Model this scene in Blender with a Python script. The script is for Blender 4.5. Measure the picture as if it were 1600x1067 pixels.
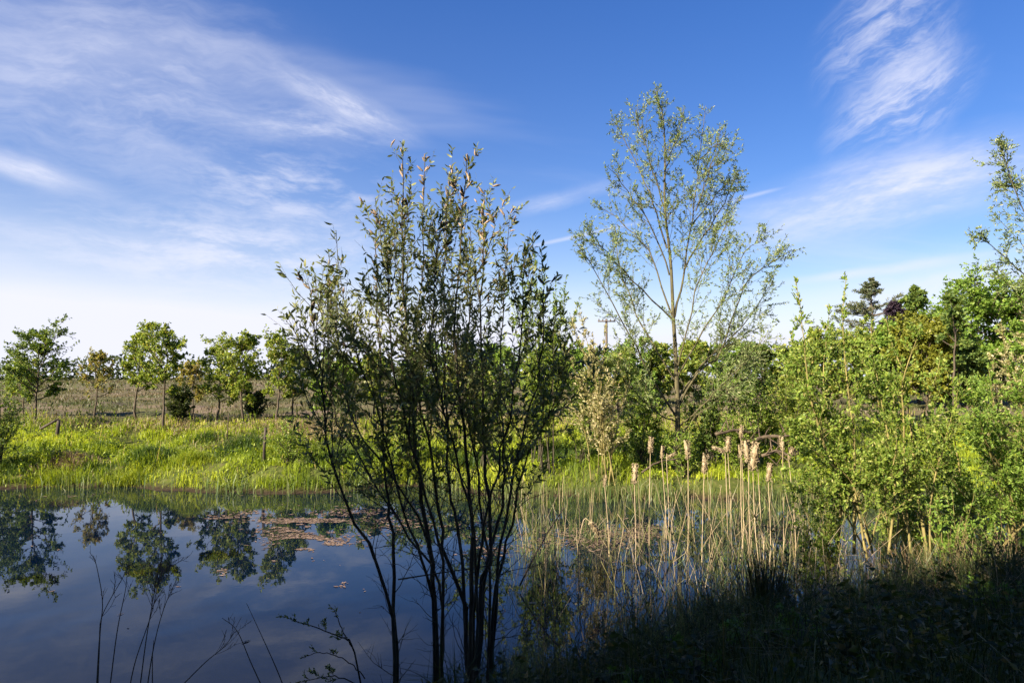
import bpy, math
import numpy as np
from mathutils import Vector

for o in list(bpy.data.objects):
    bpy.data.objects.remove(o, do_unlink=True)
scene = bpy.context.scene
COL = scene.collection

# ------------------------------------------------------------------ camera
CAM_H = 3.2                                   # above the pond's surface
F = 1067.0                                    # focal length in photo pixels (24 mm)
PITCH = math.atan(56.5 / F)
cd = bpy.data.cameras.new('camera')
cd.lens = 24.0
cd.sensor_width = 36.0
cd.clip_start = 0.05
cd.clip_end = 6000
cam = bpy.data.objects.new('camera', cd)
COL.objects.link(cam)
cam.location = (0, 0, CAM_H)
cam.rotation_euler = (math.pi / 2 + PITCH, 0, 0)
scene.camera = cam


def at(px, py, Y):
    """world point seen at photo pixel (px, py) at distance Y along +Y"""
    r = (px - 800.0) / F
    u = (533.5 - py) / F
    dy = math.cos(PITCH) - u * math.sin(PITCH)
    dz = math.sin(PITCH) + u * math.cos(PITCH)
    k = Y / dy
    return np.array([r * k, Y, CAM_H + dz * k])


def azel(px, py):
    p = at(px, py, 1.0) - np.array([0, 0, CAM_H])
    return math.atan2(p[0], p[1]), math.atan2(p[2], math.hypot(p[0], p[1]))


# ------------------------------------------------------------------ sun, sky, exposure
SUN_EL = math.radians(29)
SUN_AZ = math.radians(180 + 50)               # clockwise from +Y: behind the camera, to the left
S = Vector((math.sin(SUN_AZ) * math.cos(SUN_EL), math.cos(SUN_AZ) * math.cos(SUN_EL), math.sin(SUN_EL)))
sl = bpy.data.lights.new('sun', 'SUN')
sl.energy = 5.0
sl.angle = math.radians(0.5)
sl.color = (1.0, 0.88, 0.68)
sun = bpy.data.objects.new('sun', sl)
COL.objects.link(sun)
sun.location = (-30, -25, 30)
sun.rotation_euler = S.to_track_quat('Z', 'Y').to_euler()

vs = scene.view_settings
vs.view_transform = 'Standard'
vs.look = 'None'
vs.gamma = 1
vs.exposure = 1.45
vs.use_curve_mapping = False
scene.cycles.use_denoising = True
scene.cycles.max_bounces = 6
scene.cycles.diffuse_bounces = 2
scene.cycles.transmission_bounces = 4
scene.cycles.sample_clamp_indirect = 6
scene.cycles.use_adaptive_sampling = True
scene.cycles.adaptive_threshold = 0.03

world = bpy.data.worlds.new('World')
scene.world = world
world.use_nodes = True
world.cycles.sampling_method = 'MANUAL'
world.cycles.sample_map_resolution = 384
WN, WL = world.node_tree.nodes, world.node_tree.links
WN.clear()


def wn(t, **kw):
    n = WN.new(t)
    for k, v in kw.items():
        setattr(n, k, v)
    return n


def wset(sock, v):
    if hasattr(v, 'is_output') or isinstance(v, bpy.types.NodeSocket):
        WL.new(v, sock)
    else:
        sock.default_value = v


def m(op, a, b=0.0, c=0.0, clamp=False):
    n = wn('ShaderNodeMath', operation=op, use_clamp=clamp)
    wset(n.inputs[0], a)
    wset(n.inputs[1], b)
    wset(n.inputs[2], c)
    return n.outputs[0]


def smooth(v, lo, hi):
    n = wn('ShaderNodeMapRange', interpolation_type='SMOOTHSTEP')
    wset(n.inputs[0], v)
    n.inputs[1].default_value = lo
    n.inputs[2].default_value = hi
    return n.outputs[0]


def wnoise(x, y, z, scale, detail, rough=0.55):
    c = wn('ShaderNodeCombineXYZ')
    wset(c.inputs[0], x)
    wset(c.inputs[1], y)
    wset(c.inputs[2], z)
    n = wn('ShaderNodeTexNoise')
    WL.new(c.outputs[0], n.inputs['Vector'])
    n.inputs['Scale'].default_value = scale
    n.inputs['Detail'].default_value = detail
    n.inputs['Roughness'].default_value = rough
    return n.outputs['Fac']


def build_sky():
    sky = wn('ShaderNodeTexSky', sky_type='NISHITA')
    sky.sun_disc = False
    sky.sun_elevation = SUN_EL
    sky.sun_rotation = SUN_AZ
    sky.air_density = 1.0
    sky.dust_density = 0.2
    sky.ozone_density = 2.6
    hs = wn('ShaderNodeHueSaturation')
    hs.inputs['Hue'].default_value = 0.522
    hs.inputs['Saturation'].default_value = 1.48
    hs.inputs['Value'].default_value = 1.4
    ga = wn('ShaderNodeGamma')
    ga.inputs['Gamma'].default_value = 0.80
    WL.new(sky.outputs[0], ga.inputs['Color'])
    WL.new(ga.outputs[0], hs.inputs['Color'])
    tc = wn('ShaderNodeTexCoord')
    sp = wn('ShaderNodeSeparateXYZ')
    WL.new(tc.outputs['Generated'], sp.inputs[0])
    x, y, z = sp.outputs
    az = m('ARCTAN2', x, y)
    el = m('ARCSINE', m('MINIMUM', m('MAXIMUM', z, -1.0), 1.0))
    # warp the bearings a little so that no wisp has a ruled outline
    w1 = m('SUBTRACT', wnoise(az, el, 0.0, 5.0, 4), 0.5)
    w2 = m('SUBTRACT', wnoise(az, el, 7.0, 5.0, 4), 0.5)

    def wisp(p0, p1, width, amount, fibre=1.0, warp=0.10, seed=0.0, grain=9.0, cut=(0.38, 0.68), soft=0.0):
        a0, e0 = azel(*p0)
        a1, e1 = azel(*p1)
        L = math.hypot(a1 - a0, e1 - e0) / 2
        W = width / F / 2
        th = math.atan2(e1 - e0, a1 - a0)
        c, s = math.cos(th), math.sin(th)
        da = m('SUBTRACT', m('ADD', az, m('MULTIPLY', w1, warp)), (a0 + a1) / 2)
        de = m('SUBTRACT', m('ADD', el, m('MULTIPLY', w2, warp)), (e0 + e1) / 2)
        u = m('ADD', m('MULTIPLY', da, c), m('MULTIPLY', de, s))
        v = m('SUBTRACT', m('MULTIPLY', de, c), m('MULTIPLY', da, s))
        uu, vv = m('DIVIDE', u, L), m('DIVIDE', v, W)
        r = m('SQRT', m('ADD', m('MULTIPLY', uu, uu), m('MULTIPLY', vv, vv)))
        mask = smooth(r, 1.15, soft)
        if fibre > 0:
            f = wnoise(m('MULTIPLY', u, grain * 0.28), m('MULTIPLY', v, grain), seed, 1.6, 5, 0.68)
            f = smooth(f, *cut)
            f = m('ADD', m('MULTIPLY', f, fibre), 1 - fibre)
            mask = m('MULTIPLY', mask, f)
        return m('MULTIPLY', mask, amount)

    ws = [
        wisp((-350, 20), (575, 165), 310, 0.54, 0.80, 0.10, 1.0, 14, (.34, .74)),     # great feather, upper left
        wisp((400, 95), (672, 226), 56, 0.72, 0.65, 0.012, 2.0, 24),       # its bright tip
        wisp((280, 165), (660, 222), 70, 0.55, 0.80, 0.03, 12.0, 18),
        wisp((-140, 212), (195, 303), 44, 0.80, 0.45, 0.03, 3.0, 20),     # streak at the left edge
        wisp((200, 250), (680, 330), 150, 0.62, 0.95, 0.05, 4.0, 18),
        wisp((-200, 340), (780, 410), 170, 0.75, 0.9, 0.05, 5.0, 16),
        wisp((1080, 372), (1800, 190), 125, 0.95, 0.6, 0.035, 6.0, 14),   # broad streak, right
        wisp((1300, 255), (1530, 70), 125, 0.80, 0.90, 0.08, 7.0, 26),    # plume above it
        wisp((1270, 150), (1510, -10), 190, 0.62, 0.90, 0.12, 8.0, 22),
        wisp((1180, 447), (1640, 383), 20, 0.65, 0.4, 0.015, 9.0, 20),    # contrails
        wisp((780, 394), (1040, 338), 9, 0.60, 0.35, 0.006, 10.0, 26),
        wisp((1120, 320), (1230, 292), 8, 0.50, 0.35, 0.006, 10.5, 26),
        wisp((770, 335), (970, 288), 36, 0.45, 0.6, 0.04, 11.0, 20),
        wisp((1130, 490), (1850, 430), 120, 0.75, 0.5, 0.10, 13.0, 14),   # low veil, right
    ]
    cloud = ws[0]
    for wv in ws[1:]:
        cloud = m('SUBTRACT', m('ADD', cloud, wv), m('MULTIPLY', cloud, wv))
    # the same thin cirrus goes on all round the sky
    k = m('ADD', m('MAXIMUM', z, 0.0), 0.12)
    X, Y = m('DIVIDE', x, k), m('DIVIDE', y, k)
    g = wnoise(m('ADD', m('MULTIPLY', X, 0.35), m('MULTIPLY', Y, 0.12)),
               m('SUBTRACT', m('MULTIPLY', Y, 1.0), m('MULTIPLY', X, 0.25)), 3.3, 0.9, 5, 0.6)
    g = m('MULTIPLY', smooth(g, 0.50, 0.80), 0.35)
    cloud = m('SUBTRACT', m('ADD', cloud, g), m('MULTIPLY', cloud, g))
    # thin milky veil towards the horizon, thickest on the sun's side (left)
    side = smooth(az, 0.45, -0.75)
    back = smooth(az, -3.1, -2.2)
    side = m('MULTIPLY', side, back)
    low = smooth(el, 0.36, -0.04)
    veil = m('MULTIPLY', m('MULTIPLY', low, low), m('ADD', m('MULTIPLY', side, 0.58), 0.42))
    veil2 = m('MULTIPLY', smooth(el, 0.62, 0.05), m('MULTIPLY', side, 0.13))
    veil = m('ADD', m('ADD', veil, veil2), m('MULTIPLY', smooth(el, 0.17, 0.0), 0.75))
    n2 = wnoise(m('MULTIPLY', az, 1.3), m('MULTIPLY', el, 6.0), 5.0, 2.2, 4)
    veil = m('MULTIPLY', veil, m('ADD', m('MULTIPLY', n2, 0.7), 0.65))
    cloud = m('SUBTRACT', m('ADD', cloud, veil), m('MULTIPLY', cloud, veil), clamp=True)
    mix = wn('ShaderNodeMix', data_type='RGBA')
    WL.new(cloud, mix.inputs['Factor'])
    WL.new(hs.outputs[0], mix.inputs['A'])
    mix.inputs['B'].default_value = (5.6, 5.7, 6.6, 1)
    bg = wn('ShaderNodeBackground')
    bg.inputs['Strength'].default_value = 0.060
    WL.new(mix.outputs['Result'], bg.inputs['Color'])
    out = wn('ShaderNodeOutputWorld')
    WL.new(bg.outputs[0], out.inputs[0])


build_sky()


# ------------------------------------------------------------------ helpers
def nrm(v):
    return v / np.maximum(np.linalg.norm(v, axis=-1, keepdims=True), 1e-9)


def RNG(s):
    return np.random.default_rng(s)


def perp(d, rng):
    return nrm(np.cross(d, rng.normal(size=d.shape)))


def vnoise(x, y, scale, seed=0):
    """smooth value noise in 0..1"""
    x = np.asarray(x, float) * scale
    y = np.asarray(y, float) * scale
    xi, yi = np.floor(x), np.floor(y)
    fx, fy = x - xi, y - yi
    fx, fy = fx * fx * (3 - 2 * fx), fy * fy * (3 - 2 * fy)

    def h(a, b):
        v = np.sin(a * 127.1 + b * 311.7 + seed * 74.7) * 43758.5453
        return v - np.floor(v)
    return ((h(xi, yi) * (1 - fx) + h(xi + 1, yi) * fx) * (1 - fy)
            + (h(xi, yi + 1) * (1 - fx) + h(xi + 1, yi + 1) * fx) * fy)


def sstep(v, a, b):
    t = np.clip((v - a) / (b - a), 0, 1)
    return t * t * (3 - 2 * t)


class MB:
    """collects vertices, triangles and quads and links them as one mesh"""

    def __init__(s):
        s.V, s.T, s.Q, s.rt, s.rq, s.n = [], [], [], [], [], 0

    def add(s, V, T=None, Q=None, rt=None, rq=None):
        if T is not None and len(T):
            s.T.append(np.asarray(T) + s.n)
            s.rt.append(np.zeros(len(T)) if rt is None else rt)
        if Q is not None and len(Q):
            s.Q.append(np.asarray(Q) + s.n)
            s.rq.append(np.zeros(len(Q)) if rq is None else rq)
        s.V.append(np.asarray(V, float))
        s.n += len(V)

    def tubes(s, P, R, k=5, rnd=None, cap=False):
        P = np.asarray(P, float)
        R = np.asarray(R, float)
        if P.ndim == 2:
            P, R = P[None], R[None]
        B, n, _ = P.shape
        if B == 0:
            return
        t = nrm(np.gradient(P, axis=1))
        ref = np.array([0.23, 0.91, 0.11])
        alt = np.array([0.95, 0.05, 0.2])
        use = (np.abs((nrm(P[:, -1] - P[:, 0]) @ nrm(ref))) > 0.85)[:, None, None]
        r = np.where(use, alt, ref) + np.zeros_like(t)
        u = nrm(np.cross(t, r))
        v = np.cross(t, u)
        a = np.arange(k) * 2 * math.pi / k
        ring = (P[:, :, None, :] + R[:, :, None, None] *
                (np.cos(a)[None, None, :, None] * u[:, :, None, :] + np.sin(a)[None, None, :, None] * v[:, :, None, :]))
        b = np.arange(B)[:, None, None] * (n * k)
        i = np.arange(n - 1)[None, :, None] * k
        j = np.arange(k)[None, None, :]
        j2 = (j + 1) % k
        Q = np.stack([b + i + j, b + i + j2, b + i + k + j2, b + i + k + j], -1).reshape(-1, 4)
        rq = np.zeros(len(Q)) if rnd is None else np.repeat(rnd, (n - 1) * k)
        T = None
        if cap:
            e = (np.arange(B) * (n * k))[:, None]
            jj = np.arange(1, k - 1)[None]
            top = e + (n - 1) * k
            T = np.concatenate([np.stack([top + 0 * jj, top + jj, top + jj + 1], -1).reshape(-1, 3),
                                np.stack([e + 0 * jj, e + jj + 1, e + jj], -1).reshape(-1, 3)])
        s.add(ring.reshape(-1, 3), T=T, Q=Q, rq=rq)

    def leaves(s, pos, d, length, width, rng, fine=False, fold=0.25, curl=0.15, rnd=None):
        n = len(pos)
        if n == 0:
            return
        d = nrm(d)
        side = perp(d, rng)
        up = np.cross(side, d)
        L = np.broadcast_to(np.asarray(length, float), (n,))[:, None]
        W = np.broadcast_to(np.asarray(width, float), (n,))[:, None]
        rnd = rng.random(n) if rnd is None else rnd
        if not fine:
            v0 = pos
            v1 = pos + d * L * .45 + side * W * .5 + up * W * fold
            v2 = pos + d * L - up * L * curl
            v3 = pos + d * L * .45 - side * W * .5 + up * W * fold
            V = np.stack([v0, v1, v2, v3], 1).reshape(-1, 3)
            b = np.arange(n)[:, None] * 4
            T = np.concatenate([b + [0, 1, 2], b + [0, 2, 3]], 1).reshape(-1, 3)
            s.add(V, T=T, rt=np.repeat(rnd, 2))
        else:
            v = [pos,
                 pos + d * L * .3 + side * W * .45 + up * W * fold,
                 pos + d * L * .3 - side * W * .45 + up * W * fold,
                 pos + d * L * .68 + side * W * .4 + up * (W * fold - L * curl * .4),
                 pos + d * L * .68 - side * W * .4 + up * (W * fold - L * curl * .4),
                 pos + d * L - up * L * curl]
            V = np.stack(v, 1).reshape(-1, 3)
            b = np.arange(n)[:, None] * 6
            T = np.concatenate([b + [0, 1, 2], b + [3, 5, 4]], 1).reshape(-1, 3)
            Q = (b + [1, 3, 4, 2])
            s.add(V, T=T, Q=Q, rt=np.repeat(rnd, 2), rq=rnd)

    def blades(s, base, h, w, rng, lean=0.35, rnd=None, bend=None):
        """grass blades: a quad and a triangle each"""
        n = len(base)
        if n == 0:
            return
        a = rng.random(n) * 2 * math.pi
        side = np.stack([np.cos(a), np.sin(a), 0 * a], 1)
        b = rng.random(n) * 2 * math.pi
        ln = (rng.random(n) * lean)[:, None]
        out = np.stack([np.cos(b), np.sin(b), 0 * b], 1) * ln
        if bend is not None:
            out = out + bend
        h = np.broadcast_to(np.asarray(h, float), (n,))[:, None]
        w = np.broadcast_to(np.asarray(w, float), (n,))[:, None]
        z = np.array([0, 0, 1.])
        mid = base + (z + out * .5) * h * .55
        tip = base + (z * (1 - ln * .45) + out * 1.5) * h
        V = np.stack([base - side * w / 2, base + side * w / 2, mid + side * w * .42, mid - side * w * .42, tip], 1).reshape(-1, 3)
        o = np.arange(n)[:, None] * 5
        rnd = rng.random(n) if rnd is None else rnd
        s.add(V, T=o + [3, 2, 4], Q=o + [0, 1, 2, 3], rt=rnd, rq=rnd)

    def mesh(s, name, origin=(0, 0, 0), smooth=False):
        V = np.concatenate(s.V) - np.asarray(origin, float)
        T = np.concatenate(s.T) if s.T else np.zeros((0, 3), int)
        Q = np.concatenate(s.Q) if s.Q else np.zeros((0, 4), int)
        rnd = np.concatenate(s.rt + s.rq)
        me = bpy.data.meshes.new(name)
        me.vertices.add(len(V))
        me.vertices.foreach_set('co', V.astype(np.float32).ravel())
        nl = T.size + Q.size
        me.loops.add(nl)
        me.loops.foreach_set('vertex_index', np.concatenate([T.ravel(), Q.ravel()]).astype(np.int32))
        me.polygons.add(len(T) + len(Q))
        st = np.concatenate([np.arange(len(T)) * 3, T.size + np.arange(len(Q)) * 4]).astype(np.int32)
        me.polygons.foreach_set('loop_start', st)
        if smooth:
            me.polygons.foreach_set('use_smooth', np.ones(len(st), bool))
        me.update(calc_edges=True)
        at_ = me.attributes.new('rnd', 'FLOAT', 'FACE')
        at_.data.foreach_set('value', rnd.astype(np.float32))
        return me

    def build(s, name, mat, parent=None, origin=(0, 0, 0), smooth=False, kind=None):
        if s.n == 0:
            return None
        me = s.mesh(name, origin, smooth)
        me.materials.append(mat)
        o = bpy.data.objects.new(name, me)
        COL.objects.link(o)
        if parent is not None:
            o.parent = parent
        else:
            o.location = origin
        if kind:
            o['kind'] = kind
        return o


def tag(o, label, cat=None, group=None, kind=None):
    o['label'] = label
    if cat:
        o['category'] = cat
    if group:
        o['group'] = group
    if kind:
        o['kind'] = kind
    return o


def thing(name, loc, label, cat, group=None):
    o = bpy.data.objects.new(name, None)
    o.empty_display_size = 0.2
    COL.objects.link(o)
    o.location = loc
    return tag(o, label, cat, group)


# ------------------------------------------------------------------ materials
def new_mat(name):
    mt = bpy.data.materials.new(name)
    mt.use_nodes = True
    nt = mt.node_tree
    nt.nodes.clear()
    out = nt.nodes.new('ShaderNodeOutputMaterial')
    return mt, nt, out


def ramp_node(nt, stops, gain=1.0):
    r = nt.nodes.new('ShaderNodeValToRGB')
    el = r.color_ramp.elements
    while len(el) < len(stops):
        el.new(0.5)
    for e, (p, c) in zip(el, stops):
        e.position = p
        e.color = (*[v * gain for v in c], 1)
    return r


def leaf_mat(name, stops, trans=0.42, rough=0.5, spec=0.35, tint=(1.3, 1.25, 0.5), gain=1.0):
    mt, nt, out = new_mat(name)
    N, L = nt.nodes, nt.links
    a = N.new('ShaderNodeAttribute')
    a.attribute_name = 'rnd'
    r = ramp_node(nt, stops, gain)
    L.new(a.outputs['Fac'], r.inputs[0])
    p = N.new('ShaderNodeBsdfPrincipled')
    p.inputs['Roughness'].default_value = rough
    p.inputs['Specular IOR Level'].default_value = spec
    L.new(r.outputs[0], p.inputs['Base Color'])
    mul = N.new('ShaderNodeMix')
    mul.data_type = 'RGBA'
    mul.blend_type = 'MULTIPLY'
    mul.inputs['Factor'].default_value = 1
    mul.inputs['B'].default_value = (*tint, 1)
    L.new(r.outputs[0], mul.inputs['A'])
    t = N.new('ShaderNodeBsdfTranslucent')
    L.new(mul.outputs['Result'], t.inputs['Color'])
    mx = N.new('ShaderNodeMixShader')
    mx.inputs[0].default_value = trans
    L.new(p.outputs[0], mx.inputs[1])
    L.new(t.outputs[0], mx.inputs[2])
    L.new(mx.outputs[0], out.inputs[0])
    return mt


def bark_mat(name, c0, c1, scale=14.0, rough=0.85, bump=0.4):
    mt, nt, out = new_mat(name)
    N, L = nt.nodes, nt.links
    tc = N.new('ShaderNodeTexCoord')
    mp = N.new('ShaderNodeMapping')
    mp.inputs['Scale'].default_value = (1, 1, 0.3)
    L.new(tc.outputs['Object'], mp.inputs[0])
    n = N.new('ShaderNodeTexNoise')
    n.inputs['Scale'].default_value = scale
    n.inputs['Detail'].default_value = 5
    L.new(mp.outputs[0], n.inputs['Vector'])
    r = ramp_node(nt, [(0.3, c0), (0.7, c1)])
    L.new(n.outputs['Fac'], r.inputs[0])
    p = N.new('ShaderNodeBsdfPrincipled')
    p.inputs['Roughness'].default_value = rough
    p.inputs['Specular IOR Level'].default_value = 0.25
    L.new(r.outputs[0], p.inputs['Base Color'])
    b = N.new('ShaderNodeBump')
    b.inputs['Strength'].default_value = bump
    b.inputs['Distance'].default_value = 0.02
    L.new(n.outputs['Fac'], b.inputs['Height'])
    L.new(b.outputs[0], p.inputs['Normal'])
    L.new(p.outputs[0], out.inputs[0])
    return mt


M = {}
M['oak_leaf'] = leaf_mat('oak_leaf', [(0, (.055, .085, .016)), (.5, (.12, .16, .028)), (.85, (.19, .215, .04)), (1, (.22, .18, .06))], gain=2.05)
M['oak_leaf_dark'] = leaf_mat('oak_leaf_dark', [(0, (.045, .075, .02)), (.5, (.08, .125, .028)), (1, (.15, .18, .04))], gain=1.7)
M['oak_leaf_bronze'] = leaf_mat('oak_leaf_bronze', [(0, (.07, .08, .02)), (.5, (.14, .14, .035)), (1, (.24, .17, .07))], gain=2.05)
M['willow_leaf'] = leaf_mat('willow_leaf', [(0, (.07, .105, .035)), (.5, (.125, .165, .055)), (.85, (.19, .22, .09)), (1, (.27, .26, .15))], trans=.33, gain=1.7)
M['shrub_leaf'] = leaf_mat('shrub_leaf', [(0, (.06, .075, .03)), (.6, (.11, .13, .05)), (1, (.20, .20, .08))], trans=.35, gain=1.7)
M['sallow_leaf'] = leaf_mat('sallow_leaf', [(0, (.06, .10, .016)), (.5, (.12, .175, .026)), (.9, (.20, .24, .042)), (1, (.27, .25, .10))], trans=.4, gain=1.7)
M['pale_leaf'] = leaf_mat('pale_leaf', [(0, (.12, .13, .05)), (.5, (.22, .21, .09)), (1, (.40, .33, .21))], trans=.3, gain=1.7)
M['bright_leaf'] = leaf_mat('bright_leaf', [(0, (.07, .125, .02)), (.6, (.125, .195, .03)), (1, (.19, .25, .045))], gain=1.7)
M['golden_leaf'] = leaf_mat('golden_leaf', [(0, (.08, .095, .014)), (.6, (.145, .155, .02)), (1, (.20, .19, .028))], gain=1.7)
M['purple_leaf'] = leaf_mat('purple_leaf', [(0, (.035, .025, .04)), (.6, (.06, .04, .06)), (1, (.09, .06, .075))], tint=(1.1, .8, .9))
M['pine_needle'] = leaf_mat('pine_needle', [(0, (.035, .05, .022)), (.6, (.07, .085, .04)), (1, (.12, .11, .06))], trans=.15, gain=1.7)
M['wood_leaf'] = leaf_mat('wood_leaf', [(0, (.03, .05, .02)), (.6, (.06, .085, .03)), (1, (.10, .12, .035))])
M['grass'] = leaf_mat('grass', [(0, (.065, .10, .012)), (.3, (.13, .17, .014)), (.6, (.21, .25, .02)), (.85, (.31, .325, .034)), (.95, (.34, .30, .11)), (1, (.42, .34, .20))], trans=.45, rough=.45, gain=1.85)
M['dark_grass'] = leaf_mat('dark_grass', [(0, (.035, .075, .012)), (.6, (.07, .125, .018)), (1, (.13, .19, .025))], trans=.35, rough=.45)
M['mid_grass'] = leaf_mat('mid_grass', [(0, (.10, .15, .014)), (.6, (.20, .25, .02)), (1, (.32, .34, .035))], trans=.42, rough=.45, gain=1.3)
M['dry_grass'] = leaf_mat('dry_grass', [(0, (.16, .13, .05)), (.5, (.29, .23, .12)), (1, (.45, .36, .21))], trans=.3, tint=(1.1, 1, .75))
M['field_grass'] = leaf_mat('field_grass', [(0, (.06, .08, .025)), (.35, (.11, .115, .042)), (.7, (.165, .13, .078)), (1, (.26, .195, .13))], trans=.3)
M['reed_green'] = leaf_mat('reed_green', [(0, (.07, .12, .03)), (.5, (.14, .19, .06)), (.8, (.22, .22, .08)), (1, (.36, .28, .15))], trans=.3, rough=.4)
M['reed_dry'] = bark_mat('reed_dry', (.27, .20, .11), (.52, .41, .26), 9, .7, .1)
M['reed_grey'] = bark_mat('reed_grey', (.13, .10, .065), (.33, .27, .18), 9, .7, .1)
M['reed_olive'] = bark_mat('reed_olive', (.12, .12, .04), (.26, .24, .09), 9, .7, .1)
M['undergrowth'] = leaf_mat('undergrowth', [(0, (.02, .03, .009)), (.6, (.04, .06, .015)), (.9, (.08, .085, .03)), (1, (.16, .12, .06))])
M['herb'] = leaf_mat('herb', [(0, (.07, .14, .02)), (1, (.14, .24, .04))])
M['bramble'] = leaf_mat('bramble', [(0, (.10, .055, .03)), (.5, (.24, .15, .08)), (1, (.42, .33, .18))], trans=.1)
M['debris'] = leaf_mat('debris', [(0, (.09, .06, .04)), (.5, (.20, .13, .085)), (1, (.33, .23, .16))], trans=.0, rough=.6, spec=.3)
M['bark_dark'] = bark_mat('bark_dark', (.035, .03, .02), (.10, .085, .055))
M['bark_oak'] = bark_mat('bark_oak', (.05, .04, .03), (.13, .10, .07))
M['bark_willow'] = bark_mat('bark_willow', (.06, .052, .03), (.15, .13, .065), 10)
M['bark_sallow'] = bark_mat('bark_sallow', (.13, .11, .04), (.33, .27, .10), 9)
M['twig'] = bark_mat('twig', (.06, .05, .03), (.14, .11, .06), 20)
M['dead_stem'] = bark_mat('dead_stem', (.07, .055, .04), (.16, .12, .085), 20)
M['dead_wood'] = bark_mat('dead_wood', (.045, .034, .022), (.15, .11, .075), 8)
M['post_wood'] = bark_mat('post_wood', (.035, .03, .025), (.12, .095, .075), 12)
M['pole_wood'] = bark_mat('pole_wood', (.08, .06, .05), (.16, .13, .10), 6)
M['seed_fluff'] = bark_mat('seed_fluff', (.19, .135, .07), (.50, .41, .27), 16, .95, .8)
M['catkin_brown'] = bark_mat('catkin_brown', (.10, .08, .055), (.30, .23, .15), 90, .9, .6)
M['catkin_pale_lit'] = bark_mat('catkin_pale_lit', (.26, .18, .12), (.50, .38, .28), 90, .9, .6)


def ground_material():
    mt, nt, out = new_mat('earth')
    N, L = nt.nodes, nt.links
    tc = N.new('ShaderNodeTexCoord')
    g = N.new('ShaderNodeNewGeometry')
    n1 = N.new('ShaderNodeTexNoise')
    n1.inputs['Scale'].default_value = 0.35
    n1.inputs['Detail'].default_value = 8
    L.new(tc.outputs['Object'], n1.inputs['Vector'])
    n2 = N.new('ShaderNodeTexNoise')
    n2.inputs['Scale'].default_value = 6
    n2.inputs['Detail'].default_value = 6
    L.new(tc.outputs['Object'], n2.inputs['Vector'])
    near = ramp_node(nt, [(.3, (.05, .065, .016)), (.55, (.085, .10, .022)), (.75, (.12, .10, .05))])
    L.new(n2.outputs['Fac'], near.inputs[0])
    far = ramp_node(nt, [(.35, (.08, .09, .03)), (.5, (.13, .11, .058)), (.62, (.18, .135, .095))])
    L.new(n1.outputs['Fac'], far.inputs[0])
    sp = N.new('ShaderNodeSeparateXYZ')
    L.new(g.outputs['Position'], sp.inputs[0])
    mr = N.new('ShaderNodeMapRange')
    mr.inputs[1].default_value = 27
    mr.inputs[2].default_value = 36
    L.new(sp.outputs[1], mr.inputs[0])
    mx = N.new('ShaderNodeMix')
    mx.data_type = 'RGBA'
    L.new(mr.outputs[0], mx.inputs['Factor'])
    L.new(near.outputs[0], mx.inputs['A'])
    L.new(far.outputs[0], mx.inputs['B'])
    # mud at and below the waterline
    mr2 = N.new('ShaderNodeMapRange')
    mr2.inputs[1].default_value = 0.16
    mr2.inputs[2].default_value = 0.02
    L.new(sp.outputs[2], mr2.inputs[0])
    mx2 = N.new('ShaderNodeMix')
    mx2.data_type = 'RGBA'
    mx2.inputs['B'].default_value = (.045, .032, .02, 1)
    L.new(mr2.outputs[0], mx2.inputs['Factor'])
    L.new(mx.outputs['Result'], mx2.inputs['A'])
    p = N.new('ShaderNodeBsdfPrincipled')
    p.inputs['Roughness'].default_value = .95
    p.inputs['Specular IOR Level'].default_value = .1
    L.new(mx2.outputs['Result'], p.inputs['Base Color'])
    b = N.new('ShaderNodeBump')
    b.inputs['Strength'].default_value = .7
    b.inputs['Distance'].default_value = .08
    L.new(n2.outputs['Fac'], b.inputs['Height'])
    L.new(b.outputs[0], p.inputs['Normal'])
    L.new(p.outputs[0], out.inputs[0])
    return mt


def water_material():
    mt, nt, out = new_mat('pond_water')
    N, L = nt.nodes, nt.links
    tc = N.new('ShaderNodeTexCoord')
    n = N.new('ShaderNodeTexNoise')
    n.inputs['Scale'].default_value = 1.6
    n.inputs['Detail'].default_value = 3
    L.new(tc.outputs['Object'], n.inputs['Vector'])
    b = N.new('ShaderNodeBump')
    b.inputs['Strength'].default_value = .05
    b.inputs['Distance'].default_value = .02
    L.new(n.outputs['Fac'], b.inputs['Height'])
    p = N.new('ShaderNodeBsdfPrincipled')
    p.inputs['Base Color'].default_value = (.001, .005, .017, 1)
    p.inputs['Roughness'].default_value = .012
    p.inputs['IOR'].default_value = 1.35
    p.inputs['Specular Tint'].default_value = (.74, .91, 1.0, 1)
    L.new(b.outputs[0], p.inputs['Normal'])
    L.new(p.outputs[0], out.inputs[0])
    return mt


# ------------------------------------------------------------------ ground and water
def shore_near(x):
    x = np.asarray(x, float)
    return 5.9 + 0.75 * sstep(x, -2.6, -0.4) + 1.3 * sstep(x, 0.2, 3.0) + 1.7 * sstep(x, 3.4, 7.0) + 0.5 * (vnoise(x, x * 0, .9, 3) - .5)


def shore_far(x):
    x = np.asarray(x, float)
    return 19.6 + 1.3 * (vnoise(x, x * 0, .35, 5) - .5) + 0.9 * (vnoise(x, x * 0, 1.3, 6) - .5) - 0.8 * sstep(x, -4, 2)


MOUNDS = [  # px, Y, height, radius x, radius y
    (110, 21.6, .34, 1.1, .8), (235, 21.9, .30, .9, .6), (375, 23.4, .36, 1.5, .8),
    (470, 27.0, .35, 1.6, .9), (700, 22.5, .3, 1.5, .8), (860, 22.5, .45, 1.3, .8), (20, 21.5, .3, 1.0, .8), (310, 20.9, .12, 1.0, .5)]


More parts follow.
